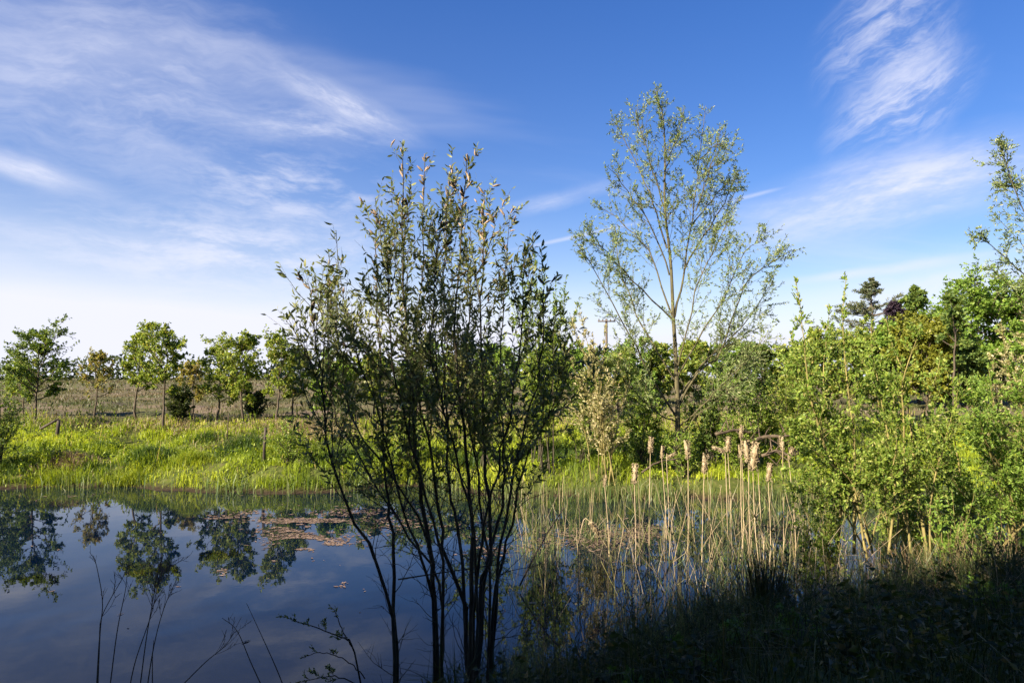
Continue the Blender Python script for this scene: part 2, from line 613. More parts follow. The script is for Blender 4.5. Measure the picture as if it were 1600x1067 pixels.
def H(x, y):
    x = np.asarray(x, float)
    y = np.asarray(y, float)
    d1 = shore_near(x) - y
    near = np.where(d1 > 0, np.minimum(1.6, .08 * d1 + .5 * sstep(d1, 0, 1.4) + .17 * np.maximum(d1 - 1, 0)), -.7 * sstep(-d1, 0, 2.0))
    near = near + .06 * (vnoise(x, y, 1.1, 8) - .5) * (d1 > -.5)
    d2 = y - shore_far(x)
    far = np.where(d2 > 0, .42 * sstep(d2, 0, 1.5) + .90 * sstep(d2, 0, 13) + .75 * sstep(d2, 8, 90) + .35 * sstep(d2, 90, 400), -.7 * sstep(-d2, 0, 2.0))
    far = far + (.42 * (vnoise(x, y, .7, 9) - .5) + .22 * (vnoise(x, y, .25, 10) - .5) + .08 * (vnoise(x, y, 2.1, 11) - .5)) * sstep(d2, -.2, 2)
    for px, Y, h, rx, ry in MOUNDS:
        cx = (px - 800) / F * Y
        far = far + h * np.exp(-((x - cx) / rx) ** 2 - ((y - Y) / ry) ** 2)
    # the pond ends a good way beyond either side of the picture
    close = np.maximum(sstep(x, 15.5, 18.5), sstep(-x, 34, 38))
    r = np.maximum(near, far)
    return r * (1 - close) + np.maximum(r, .7) * close


def zg(x, y):
    return float(H(np.array([x]), np.array([y]))[0])


def axis(fine_lo, fine_hi, step, far_lo, far_hi):
    a = list(np.arange(fine_lo, fine_hi, step))
    s, v = step, a[-1]
    while v < far_hi:
        s *= 1.22
        v += s
        a.append(v)
    s, v, pre = step, a[0], []
    while v > far_lo:
        s *= 1.22
        v -= s
        pre.append(v)
    return np.array(pre[::-1] + a)


def build_ground():
    xs = axis(-26, 24, .36, -3500, 3500)
    ys = axis(-6, 42, .36, -300, 4500)
    X, Yg = np.meshgrid(xs, ys)
    Z = H(X, Yg)
    V = np.stack([X, Yg, Z], -1).reshape(-1, 3)
    nx, ny = len(xs), len(ys)
    i, j = np.meshgrid(np.arange(nx - 1), np.arange(ny - 1))
    a = (j * nx + i).ravel()
    mb = MB()
    mb.add(V, Q=np.stack([a, a + 1, a + nx + 1, a + nx], 1))
    o = mb.build('ground', ground_material(), smooth=True)
    tag(o, 'grassy ground with a pond hollow and a rough meadow beyond', None, kind='structure')
    w = MB()
    n = 40
    gx, gy = np.meshgrid(np.linspace(-40, 20, n), np.linspace(4, 24, n))
    V = np.stack([gx, gy, 0 * gx], -1).reshape(-1, 3)
    i, j = np.meshgrid(np.arange(n - 1), np.arange(n - 1))
    a = (j * n + i).ravel()
    w.add(V, Q=np.stack([a, a + 1, a + n + 1, a + n], 1))
    o = w.build('water', water_material(), smooth=True)
    tag(o, 'still dark blue pond water mirroring the sky and trees', None, kind='structure')


build_ground()


# ------------------------------------------------------------------ plant growth
def shoot(start, d, L, n, wob, up, rng):
    P = [start]
    d = nrm(d)
    st = (L / n)[:, None]
    for _ in range(n):
        d = nrm(d + rng.normal(size=d.shape) * wob + np.array([0, 0, up]))
        P.append(P[-1] + d * st)
    return np.stack(P, 1)


def along(P, idx, t):
    n = P.shape[1]
    f = np.clip(t, 0, .9999) * (n - 1)
    i = f.astype(int)
    w = (f - i)[:, None]
    pos = P[idx, i] * (1 - w) + P[idx, i + 1] * w
    return pos, nrm(P[idx, i + 1] - P[idx, i])


def spawn(P, count, lo, hi, ang, rng):
    """count side shoots on each path; returns start, direction, parameter, parent index"""
    c = rng.poisson(np.broadcast_to(np.asarray(count, float), (len(P),)))
    idx = np.repeat(np.arange(len(P)), c)
    t = lo + (hi - lo) * rng.random(len(idx))
    pos, tan = along(P, idx, t)
    a = np.radians(rng.uniform(ang[0], ang[1], len(idx)))[:, None]
    return pos, nrm(tan * np.cos(a) + perp(tan, rng) * np.sin(a)), t, idx


def plen(P):
    return np.linalg.norm(np.diff(P, axis=1), axis=2).sum(1)


def leaf_on(mb, P, count, size, rng, lo=.15, hi=1.0, spread=(25, 75), fine=False, aspect=.4, droop=0.0, curl=.15):
    pos, d, t, idx = spawn(P, count, lo, hi, spread, rng)
    d = nrm(d + np.array([0, 0, -droop]))
    L = size * rng.uniform(.5, 1.25, len(pos))
    mb.leaves(pos, d, L, L * aspect * rng.uniform(.8, 1.2, len(pos)), rng, fine=fine, curl=curl)


def taper(n, r0, r1, p=1.0):
    return r0 + (r1 - r0) * np.linspace(0, 1, n) ** p


def envelope(kind, s):
    if kind == 'cone':
        return (1 - s) ** .75 * .95 + .08
    if kind == 'round':
        return np.sqrt(np.clip(1 - (2 * s - .85) ** 2 / 1.5, .05, 1))
    return np.sin(math.pi * np.clip(.17 + .78 * s, 0, 1)) ** .75      # oval


def tree(name, label, base, h, w, mat, bark, seed, clear=.28, limbs=16, twigs=7, sub=4, leaves=5, leaf=.13, aspect=.6,
         shape='oval', lean=(0, 0), tr=None, group=None, cat='tree', up=.10, droop=.1, split=True, wob=.05, asym=.25, spread=(30, 80)):
    rng = RNG(seed)
    base = np.asarray(base, float)
    root = thing(name, base, label, cat, group)
    tr = tr or h * .012 + .012
    n = 14
    tt = np.linspace(0, 1, n)
    tp = base + np.stack([lean[0] * tt ** 1.3, lean[1] * tt ** 1.3, h * .96 * tt - .08], 1)
    tp[1:, :2] += np.cumsum(rng.normal(size=(n - 1, 2)) * h * .006, 0)
    s = (np.arange(limbs) + rng.random(limbs) * .8) / limbs
    t = clear + (.97 - clear) * s
    az = np.arange(limbs) * 2.4 + rng.random(limbs) * .9
    pos, tan = along(tp[None], np.zeros(limbs, int), t)
    el = np.radians(18 + 42 * s + rng.normal(size=limbs) * 7)
    d = np.stack([np.cos(az) * np.cos(el), np.sin(az) * np.cos(el), np.sin(el)], 1)
    L = w * .5 * envelope(shape, s) * rng.uniform(.75, 1.15, limbs) * (1 + asym * np.cos(az - rng.random() * 6)) / np.cos(el) ** .6
    LP = shoot(pos, d, L, 7, wob * 1.6, up, rng)
    r0 = np.minimum(tr * (1 - t) * .75 + tr * .12, L * .03 + .004)
    LR = np.stack([taper(8, a, a * .25) for a in r0])
    p, d, t2, idx = spawn(LP, twigs, .2, 1.0, (25, 65), rng)
    TL = L[idx] * .42 * (1.15 - .6 * t2) * rng.uniform(.6, 1.2, len(idx)) + w * .03
    TP = shoot(p, d, TL, 4, .14, up * .8, rng)
    p, d, t3, idx3 = spawn(TP, sub, .2, 1.0, (25, 65), rng)
    SL = TL[idx3] * .5 * rng.uniform(.5, 1.2, len(idx3)) + w * .012
    SP = shoot(p, d, SL, 3, .16, up * .6, rng)
    f = h / max(np.percentile(SP[:, -1, 2], 99.3) - base[2], .1)
    for A in (tp, LP, TP, SP):
        A[..., 2] = base[2] + (A[..., 2] - base[2]) * np.where(A[..., 2] > base[2], f, 1)
    trunk = MB()
    rr = taper(n, tr, tr * .14, .85)
    rr[0] *= 1.35
    trunk.tubes(tp, rr, 7)
    trunk.build('trunk', bark, root, base, True)
    if split:
        for i in range(limbs):
            b = MB()
            b.tubes(LP[i], LR[i], 5)
            b.build('branch', bark, root, base, True)
    else:
        b = MB()
        b.tubes(LP, LR, 4)
        b.build('branches', bark, root, base, True, kind='stuff')
    tw = MB()
    r = np.maximum(TL * .011, .003)
    tw.tubes(TP[:, ::2], np.stack([r, r * .7, r * .3], 1), 3)
    r = np.maximum(SL * .009, .002)
    tw.tubes(SP[:, ::3], np.stack([r, r * .4], 1), 3)
    tw.build('twigs', bark, root, base, kind='stuff')
    cr = MB()
    leaves = leaves * 2.0
    leaf_on(cr, SP, leaves, leaf, rng, .15, 1.0, spread, aspect=aspect, droop=droop)
    leaf_on(cr, TP, leaves * .8, leaf, rng, .4, 1.0, spread, aspect=aspect, droop=droop)
    topP = tp[None, -5:]
    leaf_on(cr, topP, leaves * 4, leaf, rng, .1, 1.0, spread, aspect=aspect, droop=droop)
    cr.build('crown', mat, root, base, kind='stuff')
    return root


def resample(pts, n, rng=None, jit=0.0):
    pts = np.asarray(pts, float)
    k = len(pts)
    # Catmull-Rom through the points
    ext = np.vstack([2 * pts[0] - pts[1], pts, 2 * pts[-1] - pts[-2]])
    u = np.linspace(0, k - 1 - 1e-6, n)
    i = u.astype(int)
    f = (u - i)[:, None]
    a, b, c, d = ext[i], ext[i + 1], ext[i + 2], ext[i + 3]
    r = .5 * (2 * b + (c - a) * f + (2 * a - 5 * b + 4 * c - d) * f ** 2 + (3 * b - a - 3 * c + d) * f ** 3)
    if rng is not None and jit:
        r[1:-1] += rng.normal(size=(n - 2, 3)) * jit
    return r


def stem_plant(name, label, base, stems, mat, bark, seed, r0, tw_per_m=7, tw_len=.5, sub=3, sub_len=.4, leaf=.06, aspect=.33, leaves_per_m=30,
               lo=.3, cat='shrub', group=None, fine=False, twig_bark=None, up=.12, ang=(20, 50), droop=0.0, part='stem', r1f=.14, long_low=1.0, end=1.0, lspread=(20, 60), splay=0.0, jit=.004, tipf=1.6):
    """stems: list of (n,3) world paths.  Side shoots, twigs and leaves grow on them."""
    rng = RNG(seed)
    root = thing(name, base, label, cat, group)
    n = 22
    P = np.stack([resample(s, n, rng, jit) for s in stems])
    if splay:
        w = (1 - np.linspace(0, 1, n)) ** 1.5
        off = rng.normal(size=(len(stems), 2)) * splay
        P[:, :, :2] += off[:, None, :] * w[None, :, None]
    r0 = np.broadcast_to(np.asarray(r0, float), (len(stems),))
    for i in range(len(stems)):
        b = MB()
        b.tubes(P[i], taper(n, r0[i], max(r0[i] * r1f, .0022), .9), 7)
        b.build(part, bark, root, base, True)
    L = plen(P)
    p, d, t, idx = spawn(P, tw_per_m * L * (end - lo), lo, end, ang, rng)
    TL = tw_len * (1 + (long_low - 1) * (1 - t)) * rng.uniform(.35, 1.15, len(t)) * np.minimum(1, tipf * (1.12 - t))
    TP = shoot(p, d, TL, 5, .09, up, rng)
    tw = MB()
    r = np.maximum(TL * .0075, .0018)
    tw.tubes(TP[:, [0, 2, 3, 5]], r[:, None] * np.array([1, .75, .6, .35])[None], 3)
    p, d, t3, i3 = spawn(TP, sub * TL / max(tw_len, .01), .15, .95, ang, rng)
    SL = TL[i3] * sub_len * rng.uniform(.5, 1.2, len(i3))
    SP = shoot(p, d, SL, 3, .12, up, rng)
    r = np.maximum(SL * .006, .0014)
    tw.tubes(SP[:, [0, 1, 3]], r[:, None] * np.array([1, .75, .4])[None], 3)
    tw.build('twigs', twig_bark or bark, root, base, kind='stuff')
    cr = MB()
    leaves_per_m = leaves_per_m * 2.0
    leaf_on(cr, SP, leaves_per_m * SL, leaf, rng, .1, 1, lspread, fine, aspect, droop)
    leaf_on(cr, TP, leaves_per_m * TL * .8, leaf, rng, .2, 1, lspread, fine, aspect, droop)
    leaf_on(cr, P[:, int(n * .72):], leaves_per_m * L * .28 * .7, leaf, rng, .1, 1, lspread, fine, aspect, droop)
    cr.build('crown', mat, root, base, kind='stuff')
    return root, P, TP, SP, rng


def fan(base, n, h, spread, rng, lean=(0, 0), out=.25):
    """n stems fanning up from a base point"""
    res = []
    for i in range(n):
        a = i * 2.4 + rng.random() * 1.2
        r = spread * math.sqrt((i + .5) / n) * rng.uniform(.8, 1.15)
        hh = h * (1 - .3 * (r / max(spread, .01)) ** 2) * rng.uniform(.82, 1.03)
        q = np.array([math.cos(a), math.sin(a), 0.0])
        b0 = base + q * out * rng.random() * .6
        b0[2] = zg(b0[0], b0[1]) - .1
        tip = base + q * r + np.array([lean[0], lean[1], hh])
        mid = b0 * .55 + tip * .45 + q * (-.12 * r) + np.array([0, 0, .05 * hh])
        res.append(np.stack([b0, mid + rng.normal(size=3) * .05, tip]))
    return res


def gpt(px, Y, dz=0.0):
    x = (px - 800) / F * Y
    return np.array([x, Y, zg(x, Y) + dz])


def top_h(py, Y, base):
    return at(800, py, Y)[2] - base[2]


# ------------------------------------------------------------------ young trees along the meadow's edge
def young(px, Y, top, wpx, seed, label, mat='oak_leaf', **kw):
    b = gpt(px, Y)
    h = top_h(top, Y, b)
    wpx *= 1.0
    a = dict(clear=.30, limbs=18, twigs=8, sub=5, leaves=5.6, leaf=.098, aspect=.62, lean=(0, 0), group='young trees at the meadow edge')
    a.update(kw)
    return tree('young_tree', label, b, h, wpx / F * Y, M[mat], M['bark_oak'], seed, **a)


young(57, 28.5, 500, 100, 11, 'leafy young tree with a full round crown, leftmost on the far bank', 'oak_leaf_dark', clear=.32, limbs=19, leaves=5.2, shape='round')
young(38, 31, 560, 60, 12, 'slim young tree with a thin pale trunk behind the leftmost full crown', 'oak_leaf', leaves=3)
young(150, 32, 548, 66, 13, 'small sparse young tree standing alone in the brown meadow', 'oak_leaf_bronze', limbs=12, leaves=3, clear=.34)
young(214, 29.5, 504, 84, 14, 'airy young tree leaning left of its close neighbour', 'oak_leaf', lean=(.25, 0), leaves=3.6, clear=.38)
young(259, 28, 508, 76, 15, 'tall young tree with a straight dark trunk, right of a close pair', 'oak_leaf', clear=.36, leaves=4.6)
young(341, 29.5, 527, 76, 16, 'young tree with a branch reaching left, first of the right-hand clump', 'oak_leaf', leaves=4.0, lean=(.1, 0))
young(381, 29, 520, 84, 17, 'dense young tree in the middle of the right-hand clump', 'oak_leaf', leaves=5.2)
young(434, 28.5, 517, 70, 18, 'young tree with a dark trunk behind the thin wooden post', 'oak_leaf', leaves=4.8)
young(458, 31, 546, 60, 19, 'low young tree right of the thin wooden post', 'oak_leaf', leaves=4)
young(303, 33, 566, 56, 20, 'brownish little tree between the pair and the clump', 'oak_leaf_bronze', leaves=4)
for k, (px, Y, top, wd) in enumerate([(520, 33, 548, 84), (585, 34, 540, 90), (650, 35, 535, 96), (718, 34, 540, 90), (780, 35, 538, 96), (842, 34, 530, 90), (905, 35, 535, 90), (965, 36, 545, 90)]):
    where = ['left edge', 'left half', 'left of centre', 'middle', 'right of centre', 'right half', 'right edge', 'gap just right'][k]
    young(px, Y, top, wd, 30 + k, 'yellow-green young tree seen through the %s of the foreground willow shrub' % where, 'oak_leaf' if k % 2 else 'bright_leaf',
          clear=.14, limbs=17, leaves=5, leaf=.14, shape='round')


def dense_bush(px, Y, top, wpx, seed, label, mat, leaf=.12, stems=9, lpm=20, group=None, base_py=None, tw_len=.7, bark='bark_dark', per=7, sub=4, cat='bush', lo=.12, lean=(0, 0), fine=False, aspect=.5, name='bush', r0=.02):
    b = gpt(px, Y)
    rng = RNG(seed)
    h = top_h(top, Y, b)
    st = fan(b, stems, h, wpx / F * Y * .42, rng, lean)
    return stem_plant(name, label, b, st, M[mat], M[bark], seed + 500, r0, per, tw_len, sub, .45, leaf, aspect, lpm, lo, cat, group, fine, up=.05, ang=(25, 75))


dense_bush(283, 29.5, 592, 52, 40, 'dark round bush at the foot of the close tree pair', 'wood_leaf', .12, 9, 26)
dense_bush(398, 31, 606, 46, 41, 'dark round bush under the right-hand clump of young trees', 'wood_leaf', .12, 9, 26)
dense_bush(2, 20.8, 585, 66, 42, 'dark leafy bush cut by the left edge on the far bank', 'oak_leaf_dark', .065, 11, 18, tw_len=.8)

# ------------------------------------------------------------------ hedge and far trees
for k, (px, Y, top, wd, mat) in enumerate([(985, 44, 528, 90, 'bright_leaf'), (1030, 46, 536, 80, 'oak_leaf'), (1085, 47, 533, 90, 'oak_leaf'), (1140, 46, 536, 90, 'bright_leaf'),
                                           (1190, 45, 536, 86, 'oak_leaf_dark'), (1238, 44, 534, 84, 'oak_leaf'), (1290, 44, 515, 90, 'oak_leaf')]):
    where = ['between the catkin sallow and the tall willow', 'left behind the tall willow', 'behind the tall willow trunk', 'right behind the tall willow', 'below the tall willow\'s right boughs', 'left behind the sallow bush', 'behind the sallow bush'][k]
    b = gpt(px, Y)
    tree('hedge_tree', 'low leafy hedge tree ' + where, b, top_h(top, Y, b), wd / F * Y, M[mat], M['bark_oak'], 50 + k, clear=.08, limbs=20, twigs=7, sub=4, leaves=5,
         leaf=.22, shape='round', split=False, group='hedge trees along the far field')


def far_tree(px, Y, top, wpx, seed, label, mat, **kw):
    b = gpt(px, Y)
    a = dict(clear=.12, limbs=26, twigs=8, sub=5, leaves=4.6, leaf=.24, shape='round', split=False)
    a.update(kw)
    return tree('far_tree', label, b, top_h(top, Y, b), wpx / F * Y, M[mat], M['bark_oak'], seed, **a)


far_tree(1560, 44, 432, 210, 70, 'big bright green round-crowned tree on the right', 'bright_leaf', limbs=34, twigs=11, sub=6, leaves=6, clear=.08)
far_tree(1660, 46, 440, 190, 71, 'big green tree cut by the right edge', 'bright_leaf', limbs=26, twigs=7, leaves=4, clear=.08)
far_tree(1447, 40, 492, 110, 72, 'golden-leaved tree below the purple tree', 'golden_leaf', limbs=30, twigs=9, sub=5, leaves=6, leaf=.2, clear=.06)
far_tree(1412, 58, 474, 64, 73, 'dark purple-leaved tree beside the pine', 'purple_leaf', leaf=.32)
far_tree(1434, 46, 450, 58, 74, 'green tree with an upright tufted top in front of the purple tree', 'oak_leaf_dark', shape='oval', leaf=.26, leaves=4)
far_tree(1490, 38, 456, 56, 75, 'slender sparse tree with a bare lower trunk left of the big green tree', 'oak_leaf_dark', clear=.5, limbs=12, twigs=5, sub=3, leaves=5, shape='oval', leaf=.24)
far_tree(1345, 46, 500, 110, 76, 'leafy mid-green tree below the pine', 'oak_leaf', leaf=.22, clear=.06)
far_tree(1395, 44, 505, 90, 77, 'leafy yellow-green tree left of the golden tree', 'bright_leaf', leaf=.22, clear=.06)
far_tree(1510, 40, 520, 90, 78, 'green bushy tree right of the golden tree', 'oak_leaf_dark', leaf=.2, clear=.05)


def pine(px, Y, top, wpx, seed, label):
    rng = RNG(seed)
    b = gpt(px, Y)
    h = top_h(top, Y, b)
    w = wpx / F * Y
    root = thing('pine_tree', b, label, 'tree')
    n = 12
    tp = b + np.stack([np.zeros(n), np.zeros(n), np.linspace(-.1, h * .98, n)], 1)
    tp[1:, :2] += np.cumsum(rng.normal(size=(n - 1, 2)) * .04, 0)
    mb = MB()
    mb.tubes(tp, taper(n, .24, .05), 7)
    mb.build('trunk', M['bark_oak'], root, b, True)
    k = 80
    t = np.sort(.36 + .62 * rng.random(k))
    t = np.round(t * 16) / 16 + rng.normal(size=k) * .006
    s = np.clip((t - .36) / .64, 0, 1)
    pos, _ = along(tp[None], np.zeros(k, int), t)
    az = rng.random(k) * 6.28
    d = np.stack([np.cos(az), np.sin(az), .02 + .45 * s ** 2], 1)
    L = w * .5 * (np.where(s < .2, .8 + s, 1.0 - .97 * (np.clip(s - .2, 0, 1) / .8) ** .9)) * rng.uniform(.55, 1.12, k)
    LP = shoot(pos, d, L, 5, .06, .05, rng)
    mb = MB()
    mb.tubes(LP, np.stack([taper(6, .06, .015)] * k), 4)
    mb.build('branches', M['bark_oak'], root, b, True, kind='stuff')
    p, d, t2, i2 = spawn(LP, 9, .35, 1.0, (20, 70), rng)
    TP = shoot(p, d * np.array([1, 1, .35]), .16 * L[i2] + .18, 3, .1, .06, rng)
    cr = MB()
    pos, d, _, _ = spawn(TP, 19, .1, 1, (30, 90), rng)
    d = nrm(d + np.array([0, 0, .45]))
    cr.leaves(pos, d, .25 * rng.uniform(.6, 1.2, len(pos)), .06, rng)
    cr.build('crown', M['pine_needle'], root, b, kind='stuff')


pine(1364, 66, 436, 175, 79, 'tall dark pine with layered flat boughs on the skyline')


def pole():
    b = gpt(948, 62)
    root = thing('utility_pole', b, 'distant wooden utility pole with a crossarm left of the tall willow', 'pole')
    h = top_h(498, 62, b)
    mb = MB()
    mb.tubes(np.array([b + [0, 0, -.3], b + [0, 0, h]]), np.array([.13, .10]), 8, cap=True)
    mb.build('post', M['pole_wood'], root, b, True)
    mb = MB()
    mb.tubes(np.array([b + [-.8, -.16, h - .25], b + [.8, -.16, h - .25]]), np.array([.06, .06]), 4, cap=True)
    arm = mb.build('crossarm', M['pole_wood'], root, b)
    for dx in (-.7, -.35, .35, .7):
        mb = MB()
        mb.tubes(np.array([b + [dx, -.16, h - .18], b + [dx, -.16, h - .02]]), np.array([.06, .04]), 6, cap=True)
        mb.build('insulator', M['pole_wood'], arm, b)


pole()


def woodland():
    rng = RNG(90)
    mb = MB()
    n = 20000
    x = rng.uniform(-420, 330, n)
    y = 235 + 14 * rng.random(n)
    hmax = 4.6 + 4.5 * vnoise(x, x * 0, .05, 4) + 2.2 * vnoise(x, x * 0, .22, 5) + 5 * sstep(x, -60, 120)
    z = H(x, y) - .4 + hmax * rng.random(n) ** 1.25
    d = rng.normal(size=(n, 3))
    L = rng.uniform(.9, 1.7, n)
    mb.leaves(np.stack([x, y, z], 1), d, L, L * .8, rng)
    o = mb.build('distant_woodland', M['wood_leaf'], kind='stuff')
    tag(o, 'low dark line of distant woodland along the horizon', 'woodland')


woodland()


# ------------------------------------------------------------------ tall willow
def px_path(pts, Y0, Y1):
    n = len(pts)
    return np.array([at(p[0], p[1], Y0 + (Y1 - Y0) * i / (n - 1)) for i, p in enumerate(pts)])


def tall_willow():
    Y = 20.8
    b = gpt(1058, Y)
    tr = [(1058, 735), (1059, 640), (1056, 560), (1052, 491), (1048, 409), (1039, 326), (1039, 244), (1036, 182), (1023, 142)]
    limbs = [
        ([(1054, 495), (1066, 442), (1074, 384), (1085, 318), (1093, 244), (1103, 165)], 0, .6),
        ([(1050, 493), (1017, 400), (975, 351), (930, 318)], 0, 1.2),
        ([(1051, 500), (984, 433), (942, 388), (905, 372)], 0, -1.3),
        ([(1056, 650), (1020, 593), (992, 537), (959, 479), (926, 417), (897, 376)], 0, -1.6),
        ([(1058, 600), (1010, 520), (985, 470), (965, 400), (960, 350)], 0, 1.5),
        ([(1058, 575), (1066, 540), (1091, 442), (1120, 384), (1149, 322)], 0, -1.2),
        ([(1058, 640), (1093, 579), (1124, 556), (1149, 483), (1173, 433), (1215, 405), (1235, 392)], 0, .8),
        ([(1058, 625), (1100, 565), (1150, 520), (1190, 470), (1210, 430)], 0, 1.8),
        ([(1058, 590), (1090, 530), (1130, 470), (1160, 400), (1195, 370)], 0, -1.8),
        ([(1042, 388), (1025, 330), (1004, 277), (975, 215), (962, 192)], 0, .8),
        ([(1046, 430), (1015, 350), (975, 290), (950, 262)], 0, -1.0),
        ([(1040, 330), (1018, 260), (1000, 200), (993, 172)], 0, -.6),
        ([(1087, 330), (1110, 260), (1128, 198)], .3, -.3),
        ([(1082, 351), (1115, 310), (1140, 285), (1163, 280)], .3, 1.4),
        ([(1094, 250), (1120, 225), (1136, 236)], .4, 1.0),
        ([(1070, 420), (1110, 350), (1140, 300), (1150, 255)], .1, 1.8),
        ([(1039, 270), (1058, 210), (1068, 168)], 0, .8),
        ([(1059, 660), (1020, 640), (980, 600), (960, 560)], 0, -1.6),
        ([(1060, 680), (1100, 640), (1150, 600), (1185, 560)], 0, 1.0),
        ([(1059, 668), (1110, 620), (1160, 570), (1200, 520)], 0, -1.4)]
    rng = RNG(100)
    root = thing('willow_tree', b, 'tall slender willow with an airy pale green crown against the blue sky', 'tree')
    T = resample(px_path(tr, Y, Y), 30)
    T[0, 2] = b[2] - .15
    mb = MB()
    rr = taper(30, .092, .009, .8)
    rr[0] *= 1.3
    mb.tubes(T, rr, 9)
    mb.build('trunk', M['bark_willow'], root, b, True)
    P = []
    for pts, dy0, dy1 in limbs:
        q = resample(px_path(pts, Y + dy0, Y + dy1), 14, rng, .02)
        P.append(q)
        mb = MB()
        r = .007 + .0055 * plen(q[None])[0] ** .9
        mb.tubes(q, taper(14, r, .006, .8), 6)
        mb.build('branch', M['bark_willow'], root, b, True)
    P = np.stack(P + [T[np.linspace(10, 29, 14).astype(int)]])
    L = plen(P)
    p, d, t, idx = spawn(P, 8.0 * L, .22, 1.0, (20, 55), rng)
    TL = (.5 + .9 * rng.random(len(t))) * np.minimum(1, 1.7 * (1.15 - t)) * np.where(p[:, 2] > 8.5, .75, 1.0)
    TP = shoot(p, d, TL, 6, .10, .07, rng)
    tw = MB()
    tw.tubes(TP[:, ::2], np.maximum(TL * .008, .004)[:, None] * np.linspace(1, .4, 4)[None], 3)
    p, d, t3, i3 = spawn(TP, 5.0 * TL, .15, 1, (20, 55), rng)
    SL = rng.uniform(.15, .5, len(p)) * np.minimum(1, TL[i3] + .2)
    SP = shoot(p, d, SL, 4, .13, .03, rng)
    tw.tubes(SP[:, ::2], np.maximum(SL * .007, .003)[:, None] * np.linspace(1, .4, 3)[None], 3)
    tw.build('twigs', M['bark_willow'], root, b, kind='stuff')
    cr = MB()
    leaf_on(cr, SP, 44 * SL, .088, rng, .1, 1, (20, 60), aspect=.30, droop=.1)
    leaf_on(cr, TP, 14 * TL, .088, rng, .3, 1, (20, 60), aspect=.30, droop=.1)
    cr.build('crown', M['willow_leaf'], root, b, kind='stuff')


tall_willow()


# the willow at the right edge: trunk out of the picture, boughs reaching in
def edge_willow():
    Y = 15.0
    b = gpt(1730, Y)
    st = [px_path([(1730, 735), (1715, 560), (1700, 380), (1680, 200), (1650, 60)], Y, Y),
          px_path([(1715, 560), (1660, 430), (1600, 330), (1570, 250), (1563, 225)], Y, Y - .3),
          px_path([(1712, 600), (1650, 480), (1590, 420), (1545, 380), (1530, 365)], Y, Y - .6),
          px_path([(1712, 620), (1640, 520), (1580, 450), (1545, 415)], Y, Y - 1.2),
          px_path([(1715, 540), (1650, 380), (1600, 300), (1560, 290)], Y, Y + .6),
          px_path([(1712, 600), (1660, 500), (1610, 400), (1550, 330)], Y, Y + .9),
          px_path([(1700, 400), (1670, 300), (1650, 240), (1640, 200)], Y, Y + .9),
          px_path([(1690, 300), (1680, 180), (1675, 110)], Y, Y)]
    st[0][0, 2] = b[2] - .1
    stem_plant('willow_tree', 'willow at the right edge with narrow-leaved boughs reaching in against the sky', b, st, M['willow_leaf'], M['bark_willow'], 120,
               [.13, .022, .022, .022, .022, .022, .02, .02], 10, .5, 5, .5, .08, .3, 22, .3, 'tree', up=.02, droop=.1, tipf=2.4, part='branch', ang=(25, 60))


edge_willow()


# ------------------------------------------------------------------ sallows on the far bank behind the cattails
def bank_sallow(px, Y, label, seed, tips, mat, leaf, lpm, fluff=0, bark='bark_sallow', base_py=None, r0=.02, per=8, tw_len=.6):
    b = gpt(px, Y)
    st = []
    rng = RNG(seed)
    for (tx, ty) in tips:
        e = at(tx, ty, Y + rng.uniform(-.9, .9))
        s0 = b + np.array([rng.uniform(-.2, .2), rng.uniform(-.15, .15), -.12])
        mid = s0 * .5 + e * .5 + np.array([(s0[0] - e[0]) * .18, 0, .1])
        st.append(np.stack([s0, mid, e]))
    return stem_plant('sallow_bush', label, b, st, M[mat], M[bark], seed + 1, r0, per, tw_len, 4, .45, leaf, .4, lpm, .2, 'bush', up=.08, ang=(20, 60), splay=.22)


r_, P_, TP_, SP_, g_ = bank_sallow(944, 19.2, 'tan sallow with bare upright stems and fluffy catkins behind the cattails', 130,
                                   [(872, 520), (890, 490), (905, 480), (925, 520), (945, 510), (968, 555), (985, 590), (905, 590), (880, 610), (930, 600)], 'pale_leaf', .085, 22)
bank_sallow(850, 20.0, 'tall green sallow just right of the foreground shrub', 135,
            [(790, 440), (815, 410), (835, 395), (850, 420), (868, 440), (885, 430), (905, 470), (800, 500), (890, 520), (840, 500), (870, 470), (825, 440), (860, 560)], 'sallow_leaf', .09, 30, bark='bark_dark')
bank_sallow(760, 20.4, 'leafy green sallow behind the middle of the foreground shrub', 137,
            [(700, 560), (730, 520), (760, 500), (790, 520), (820, 560), (680, 600)], 'sallow_leaf', .09, 24, bark='bark_dark')
dense_bush(1005, 21.6, 590, 110, 140, 'low green bush left of the tall willow trunk', 'sallow_leaf', .09, 12, 26, tw_len=.6)
dense_bush(1112, 21.4, 585, 130, 141, 'low green bush right of the tall willow trunk', 'oak_leaf_dark', .09, 12, 26, tw_len=.6)
dense_bush(1066, 19.9, 655, 90, 144, 'small leafy bush at the foot of the tall willow trunk', 'sallow_leaf', .08, 10, 22, tw_len=.5)
dense_bush(1195, 23.0, 575, 120, 142, 'low leafy bush behind the fallen logs', 'sallow_leaf', .09, 12, 26, tw_len=.6)
dense_bush(925, 22.6, 560, 120, 145, 'warm green bush behind the tan sallow', 'sallow_leaf', .09, 13, 24, tw_len=.7)
dense_bush(1240, 21.5, 560, 120, 146, 'warm green bush between the fallen logs and the sallow bush', 'oak_leaf', .09, 13, 22, tw_len=.7)
dense_bush(1155, 20.6, 618, 110, 147, 'rounded green bush just behind the fallen logs', 'sallow_leaf', .08, 12, 22, tw_len=.55)
dense_bush(905, 20.4, 655, 90, 148, 'low green bush at the left foot of the tan sallow', 'sallow_leaf', .07, 9, 20, tw_len=.5)
